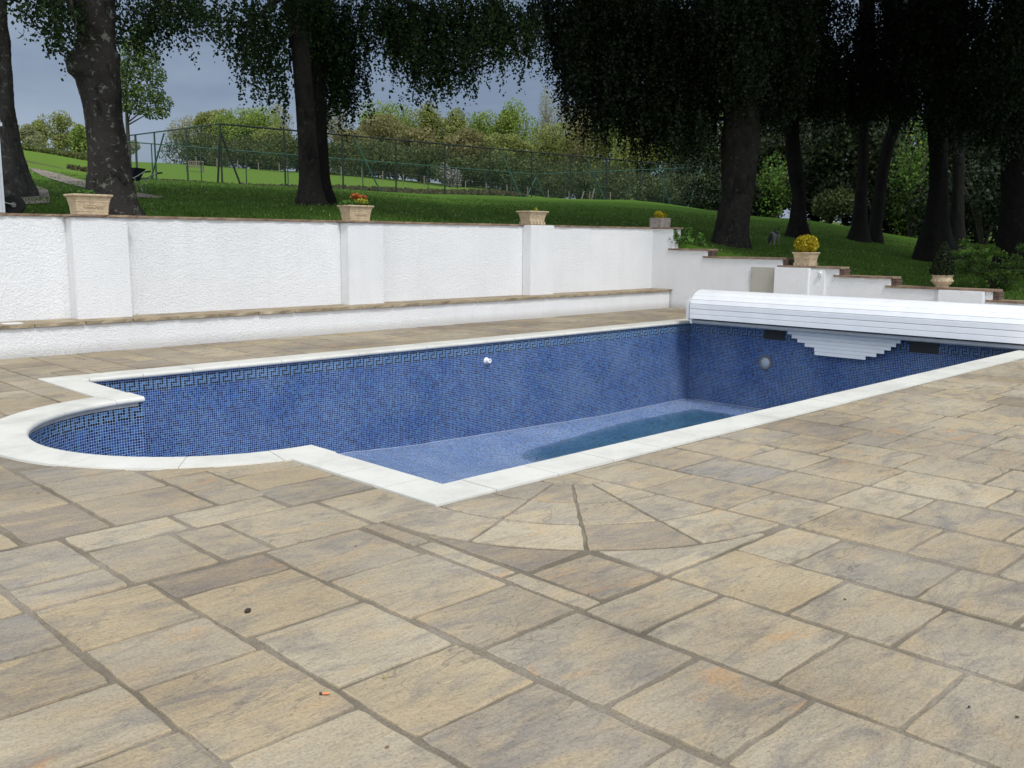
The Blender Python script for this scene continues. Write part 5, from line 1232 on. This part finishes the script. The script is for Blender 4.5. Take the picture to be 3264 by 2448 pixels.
# oval planter with golden shrub
e = trough('carved_planter', (15.2, 5.76, 1.072), math.pi/2, .36, .30, .285, 'carved sandstone planter with a rounded golden shrub on a step of the wall', M_POT, 1, flare=.11)
o = tuft(e, 'golden_shrub', (0, 0, .45), (.25, .25, .20), 2600, .040, L_YELLOW, .35)
tuft(e, 'golden_shrub', (0, 0, .36), (.23, .22, .10), 900, .040, L_YELLOW, .3)
# bowl with clipped cone
e = empty('stone_bowl', (15.2, 2.88, .732)); tag(e, 'round stone bowl holding a dark clipped cone on the lower step of the wall', 'planter')
m = MB(); n = 24
m.loft([[(r*math.cos(2*math.pi*i/n), r*math.sin(2*math.pi*i/n), z) for i in range(n)] for r, z in ((.12, 0), (.13, .015), (.11, .025), (.165, .06), (.190, .12), (.180, .18), (.175, .195), (.20, .215), (.20, .23), (.17, .23), (.16, .20))], cap1=False)
for i in range(16): a = i/16*6.28; m.sphere((.188*math.cos(a), .188*math.sin(a), .12), (.018, .018, .026), 6, 4)
m.build('bowl', M_POT, e)
P = []
for i in range(5200):
    z = random.random(); r = .245*(1-z)**.75*(0.9 if z < .1 else 1)+.015; a = random.uniform(0, 6.28); k = random.uniform(.72, 1.03); P.append((r*k*math.cos(a), r*k*math.sin(a), .235+z*.63))
link('clipped_cone', leafmesh('clipped_cone', np.array(P), .028), L_YEW, e)
# rose bush behind the stepped wall
c = atD(3190, 900, 24.5); c.z = gz(c.x, c.y)
e = empty('rose_bush', c); tag(e, 'loose bright green rose bush behind the wall at the right edge', 'bush')
P = []; m = MB(); D = 24.5; R5 = lambda x, y: atD(2750+x*.2324, 700+y*.2324, D+random.uniform(-.5, .5))
for x, y in ((1390, 320), (1580, 400), (1800, 430), (1280, 470), (1450, 500), (1650, 480), (1900, 480), (2090, 520), (1300, 600), (1480, 600), (1650, 600), (1800, 640), (2000, 600), (2150, 620), (1400, 700), (1600, 720), (1760, 760), (1950, 740), (2100, 780), (1700, 860), (1850, 880), (1980, 920), (1650, 900), (2190, 380), (2300, 450), (2350, 600), (2300, 750), (2450, 700), (1900, 980), (1780, 930)):
    q_ = R5(x, y); P.append(ball(110, q_, (.17, .17, .12))); m.tube([c+Vector((0, 0, -.1)), c.lerp(q_, .5)+Vector((0, 0, .1)), q_], [.018, .011, .005], 5)
o = m.build('stems', M_TWIG); attach(o, e); o = link('foliage', leafmesh('foliage', np.concatenate(P), .055), L_ROSE); attach(o, e)
# sparse plants behind the first step
for pts, lab in (([(2160, 789), (2152, 755), (2148, 730)], 'left wiry plant behind the highest step'), ([(2185, 789), (2190, 755), (2194, 728)], 'tallest wiry plant behind the highest step'), ([(2235, 789), (2230, 768), (2236, 748)], 'rightmost wiry plant behind the highest step')):
    D = 22.6; q_ = [atD(a, b_, D) for a, b_ in pts]; q_[0].z = gz(q_[0].x, q_[0].y); e = empty('wiry_plant', q_[0]); tag(e, lab, 'plant')
    m = MB(); m.tube(q_, [.012, .008, .004], 5); o = m.build('stem', M_TWIG); attach(o, e)
    P = np.concatenate([ball(16, q_[1].lerp(q_[2], k/5), (.09, .09, .03)) for k in range(6)]+[ball(60, q_[0].lerp(q_[1], .6), (.22, .15, .10))]); o = link('leaves', leafmesh('leaves', P, .055), L_POT); attach(o, e)

# ------------------------------------------------------------------ shed corner at far left
e = empty('white_shed', (-.2, 11.3, 1.8)); tag(e, 'corner of a white-boarded shed with a brick band under the eaves at the left edge', 'shed')
def shd(name, m, mt): o = m.build(name, mt); attach(o, e); return o
a = atD(6, 640, 16.6); sx, sy = a.x, a.y; zb = gz(sx, sy)-.1; ze = atD(12, 398, 16.6).z
U_ = -RH   # extends to the left
SD = ray(-150, 700); SD = Vector((SD.x, SD.y, 0)).normalized()
def P3(l, d, z): q_ = Vector((sx, sy, 0))+U_*l+SD*d; return (q_.x, q_.y, z)
def pbox(m, l0, l1, d0, d1, z0, z1): 
    v = [P3(l0, d0, z0), P3(l1, d0, z0), P3(l1, d1, z0), P3(l0, d1, z0), P3(l0, d0, z1), P3(l1, d0, z1), P3(l1, d1, z1), P3(l0, d1, z1)]
    m.add(v, [(0, 3, 2, 1), (4, 5, 6, 7), (0, 1, 5, 4), (1, 2, 6, 5), (2, 3, 7, 6), (3, 0, 4, 7)])
m = MB(); pbox(m, 0.0, 3.0, 0, 2.0, zb, ze); shd('boarded_wall', m, M_WHITEW)
m = MB(); pbox(m, -.045, .0-.003, -.02, .06, zb+.12, ze-.08); m_ = m; shd('corner_post', m, M_WHITEW)
m = MB(); pbox(m, -.07, 3.05, -.06, 2.1, ze+.002, ze+.085); pbox(m, -.10, -.0, -.09, -.062, ze-.03, ze+.03); shd('eaves', m, M_WHITEW)
m = MB(); pbox(m, -.05, 3.0, -.04, 2.05, ze+.087, ze+.24); shd('brick_band', m, M_BRICK)
m = MB(); pbox(m, -.02, 3.0, -.04, -.003, zb, zb+.16); shd('plinth', m, M_POTB)
# wheelbarrows
def barrow(name, loc, rz, tilt, label, traym, s=1.0):
    e = empty(name, loc, 0); e.rotation_euler = (tilt, 0, rz); e.scale = (s, s, s); tag(e, label, 'wheelbarrow')
    m = MB(); m.loft([rrect(.34, .40, .05, .30), rrect(.52, .72, .08, .62), rrect(.54, .74, .08, .63), rrect(.50, .70, .08, .625), rrect(.32, .38, .05, .32)], smooth=False); m.build('tray', traym, e)
    for sx in (-1, 1):
        m = MB(); m.tube([(sx*.06, .62, .2), (sx*.15, .3, .30), (sx*.24, -.3, .36), (sx*.27, -.62, .50), (sx*.27, -.80, .52)], .016, 8); o = m.build('handle', M_STEEL, e)
        m = MB(); m.tube([(sx*.27, -.66, .508), (sx*.27, -.82, .522)], .024, 8); m.build('grip', M_RUBBER, o)
        m = MB(); m.tube([(sx*.2, -.10, .33), (sx*.22, -.22, .02), (sx*.2, -.36, .02), (sx*.22, -.30, .36)], .014, 6); m.build('leg', M_STEEL, e)
    m = MB(); n = 20
    m.loft([[(x, .62+r*math.cos(2*math.pi*i/n), .2+r*math.sin(2*math.pi*i/n)) for i in range(n)] for x, r in ((-.03, .12), (-.045, .17), (-.02, .20), (.02, .20), (.045, .17), (.03, .12))]); w_ = m.build('wheel', M_RUBBER, e)
    m = MB(); m.tube([(-.05, .62, .2), (.05, .62, .2)], .05, 10); m.build('hub', M_STEEL, w_)
    return e
q_ = ghit(428, 612); barrow('wheelbarrow', (q_.x-.1, q_.y-.0, q_.z), YAW-math.pi/2+1.35, 0, 'navy wheelbarrow half hidden behind the lichen-blotched trunk, handles pointing right', M_NAVY)
q_ = atD(34, 652, 17.0); zz = gz(q_.x, q_.y)
e = barrow('wheelbarrow', (q_.x, q_.y, zz-.02), YAW-math.pi/2+math.radians(75), math.radians(0), 'dark teal wheelbarrow parked beside the white shed, wheel showing', M_TEAL, .92)
e.location = (q_.x-.55*RH.x-.0, q_.y-.55*RH.y, zz); e.rotation_euler = (0, 0, YAW-math.pi/2-math.radians(80))

# ------------------------------------------------------------------ dogs
def dog(name, loc, rz, s, label, dark, white, sniff=True, tail_up=True):
    e = empty(name, loc, rz); e.scale = (s, s, s); tag(e, label, 'dog')
    me = bpy.data.meshes.new('body'); V = []; E_ = []; R_ = []
    def ch(pts, start=None):
        prev = start
        for p_, r in pts:
            V.append(p_); R_.append(r); i = len(V)-1
            if prev is not None: E_.append((prev, i))
            prev = i
        return prev
    hip = ch([((0, 0, .36), (.085, .09))]); mid = ch([((.16, 0, .355), (.085, .095)), ((.32, 0, .35), (.095, .12))], 0); sh = mid
    head_pts = [((.42, 0, .36), (.065, .075)), ((.50, 0, .26 if sniff else .48), (.05, .055)), ((.56, 0, .17 if sniff else .54), (.062, .062)), ((.62, 0, .10 if sniff else .52), (.036, .036)), ((.66, 0, .055 if sniff else .50), (.026, .026))]
    hd_ = ch(head_pts, sh)
    for y in (-.07, .07):
        ch([((-.03, y, .28), (.055, .06)), ((.03, y*1.1, .19), (.035, .036)), ((-.06, y*1.1, .10), (.02, .02)), ((-.04, y*1.1, .02), (.018, .018)), ((.0, y*1.1, .012), (.018, .014))], 0)
        ch([((.34, y, .24), (.04, .045)), ((.33, y, .13), (.024, .024)), ((.345, y, .02), (.018, .018)), ((.375, y, .012), (.018, .014))], sh)
    tp = [((-.10, 0, .40), (.028, .028)), ((-.18, 0, .50), (.024, .024)), ((-.22, 0, .60), (.012, .012))] if tail_up else [((-.12, 0, .33), (.03, .03)), ((-.18, 0, .2), (.02, .02))]
    ch(tp, 0)
    me.from_pydata(V, E_, []); o = link('body', me, None, e)
    md = o.modifiers.new('skin', 'SKIN')
    for i, r in enumerate(R_): me.skin_vertices[0].data[i].radius = r
    me.skin_vertices[0].data[0].use_root = True
    md.use_smooth_shade = True; sb = o.modifiers.new('sub', 'SUBSURF'); sb.levels = 2; sb.render_levels = 2
    mm, t, b, _ = mat('dog_coat'); co = objco(t); n_ = noise(t, 3.0, 2, 0.4, co); sp_ = N(t, 'ShaderNodeSeparateXYZ'); t.links.new(co, sp_.inputs[0])
    k = ramp(t, [(0.485, (0, 0, 0)), (0.515, (1, 1, 1))])
    v1 = math_(t, 'ADD', n_.outputs[0], math_(t, 'MULTIPLY', math_(t, 'ABSOLUTE', math_(t, 'SUBTRACT', sp_.outputs[0], 0.15)), -.9)); v2 = math_(t, 'ADD', v1, math_(t, 'MULTIPLY', math_(t, 'SUBTRACT', sp_.outputs[2], .34), 2.6))
    hdk = math_(t, 'GREATER_THAN', sp_.outputs[0], .47); v3 = math_(t, 'MAXIMUM', math_(t, 'ADD', v2, .04), hdk)
    t.links.new(v3, k.inputs[0]); t.links.new(mixc(t, k.outputs[0], white, dark), b.inputs['Base Color']); b.inputs['Roughness'].default_value = .8
    me.materials.append(mm)
    for y in (-1, 1):
        m = MB(); hx, hz = (.545, .20) if sniff else (.55, .58); m.sphere((hx, y*.062, hz-.02), (.022, .012, .05), 8, 6); m.build('ear', simple('dog_ear', dark, .8, .1), e)
    return e
q_ = ghit(2462, 800, 24); q_ = atD(2462, 792, 29.0); zz = gz(q_.x, q_.y)
rz = math.atan2(-RH.y, -RH.x)+.95
dog('dog', (q_.x+.10*RH.x, q_.y+.10*RH.y, zz), rz, .95, 'black and white dog sniffing the shaded lawn, between the massive beech and the golden shrub', (.006, .006, .007), (.16, .16, .155))  # white of the coat darkened, shade of the lawn put into its colour
q_ = atD(2577, 752, 34.6); zz = gz(q_.x, q_.y)
dog('dog', (q_.x-.18*RH.x, q_.y-.18*RH.y, zz), math.atan2(-RH.y, -RH.x), .9, 'small dark dog half hidden behind the foot of the bowed trunk, tail up', (.005, .005, .005), (.02, .02, .02))

# ------------------------------------------------------------------ small things on the paving
def pebble(name, px, py, r, matl, label, cat, z=0):
    q_ = onZ(px, py, z); m = MB(); m.sphere((0, 0, 0), r, 10, 7)
    for i, v in enumerate(m.v): m.v[i] = tuple(c*(1+.18*math.sin(11*v[0]/r[0]+3*v[1]/r[1]+i)) for c in v)
    o = m.build(name, matl); o.location = (q_.x, q_.y, z+r[2]*.7); tag(o, label, cat); return o
pebble('stone_chip', 790, 1950, (.017, .011, .009), simple('dark_stone', (.03, .02, .016), .8), 'small dark stone chip lying alone on a slab at the left', 'stone')
pebble('red_chip', 1134, 1741, (.0055, .004, .003), simple('red_chip', (.16, .03, .03), .8), 'tiny red chip on the slab left of the pool corner', 'chip')
a = onZ(1018, 2214); b_ = onZ(1051, 2213); e = empty('cigarette_end', (a.x, a.y, .0)); tag(e, 'orange cigarette end lying on a slab near the front', 'cigarette end'); d = (b_-a)
for s0, s1, mt, nm in ((0, .28, simple('ash', (.03, .025, .02), .9), 'burnt_tip'), (.28, 1, simple('orange_filter', (.55, .22, .09), .8), 'filter')):
    m = MB(); m.tube([d*s0+Vector((0, 0, .004)), d*s1+Vector((0, 0, .004))], .0042, 10); m.build(nm, mt, e)
for px, py, c_, lab in ((1224, 2161, (.25, .22, .03), 'tiny yellow leaf fragment on a slab left of centre foreground'), (1233, 2382, (.18, .09, .03), 'tiny brown leaf fragment near the bottom edge, left of centre'), (3089, 2254, (.02, .015, .012), 'small dark seed on the slab near the right edge'), (2693, 1911, (.02, .015, .012), 'thin dark twig fragment on the right-hand paving'), (3242, 2287, (.02, .015, .012), 'small dark speck of dirt close to the right edge')):
    q_ = onZ(px, py); m = MB(); m.sphere((0, 0, 0), (.009, .004, .0025), 8, 5); o = m.build('debris_fragment', simple('debris', c_, .9)); o.location = (q_.x, q_.y, .002); o.rotation_euler = (0, 0, random.uniform(0, 3)); tag(o, lab, 'debris')
for px, py, z_, r_, lab in ((1992, 1386, -1.60, .045, 'dark dead leaf lying in the rainwater on the pool floor'), (1712, 1431, -1.50, .022, 'small dark leaf on the dry pool floor left of the rainwater'), (2302, 1310, -1.60, .03, 'brown leaf near the far corner of the pool floor')):
    q_ = onZ(px, py, z_); m = MB(); m.sphere((0, 0, 0), (r_, r_*.5, .004), 8, 5); o = m.build('dead_leaf', simple('dead_leaf', (.03, .022, .015), .9)); o.location = (q_.x, q_.y, max(WZ, floorz(q_.x, q_.y))+.006); o.rotation_euler = (0, 0, random.uniform(0, 3)); tag(o, lab, 'leaf')
q_ = onZ(46, 1028, .432); m = MB(); m.loft([rrect(.24, .16, .03, 0), rrect(.25, .17, .03, .012), rrect(.20, .13, .03, .014)], smooth=False); o = m.build('plastic_lid', M_WHITEP); o.location = (q_.x-.1, 9.22, .433); tag(o, 'flat pale plastic lid lying on the ledge slabs at the left edge', 'lid')
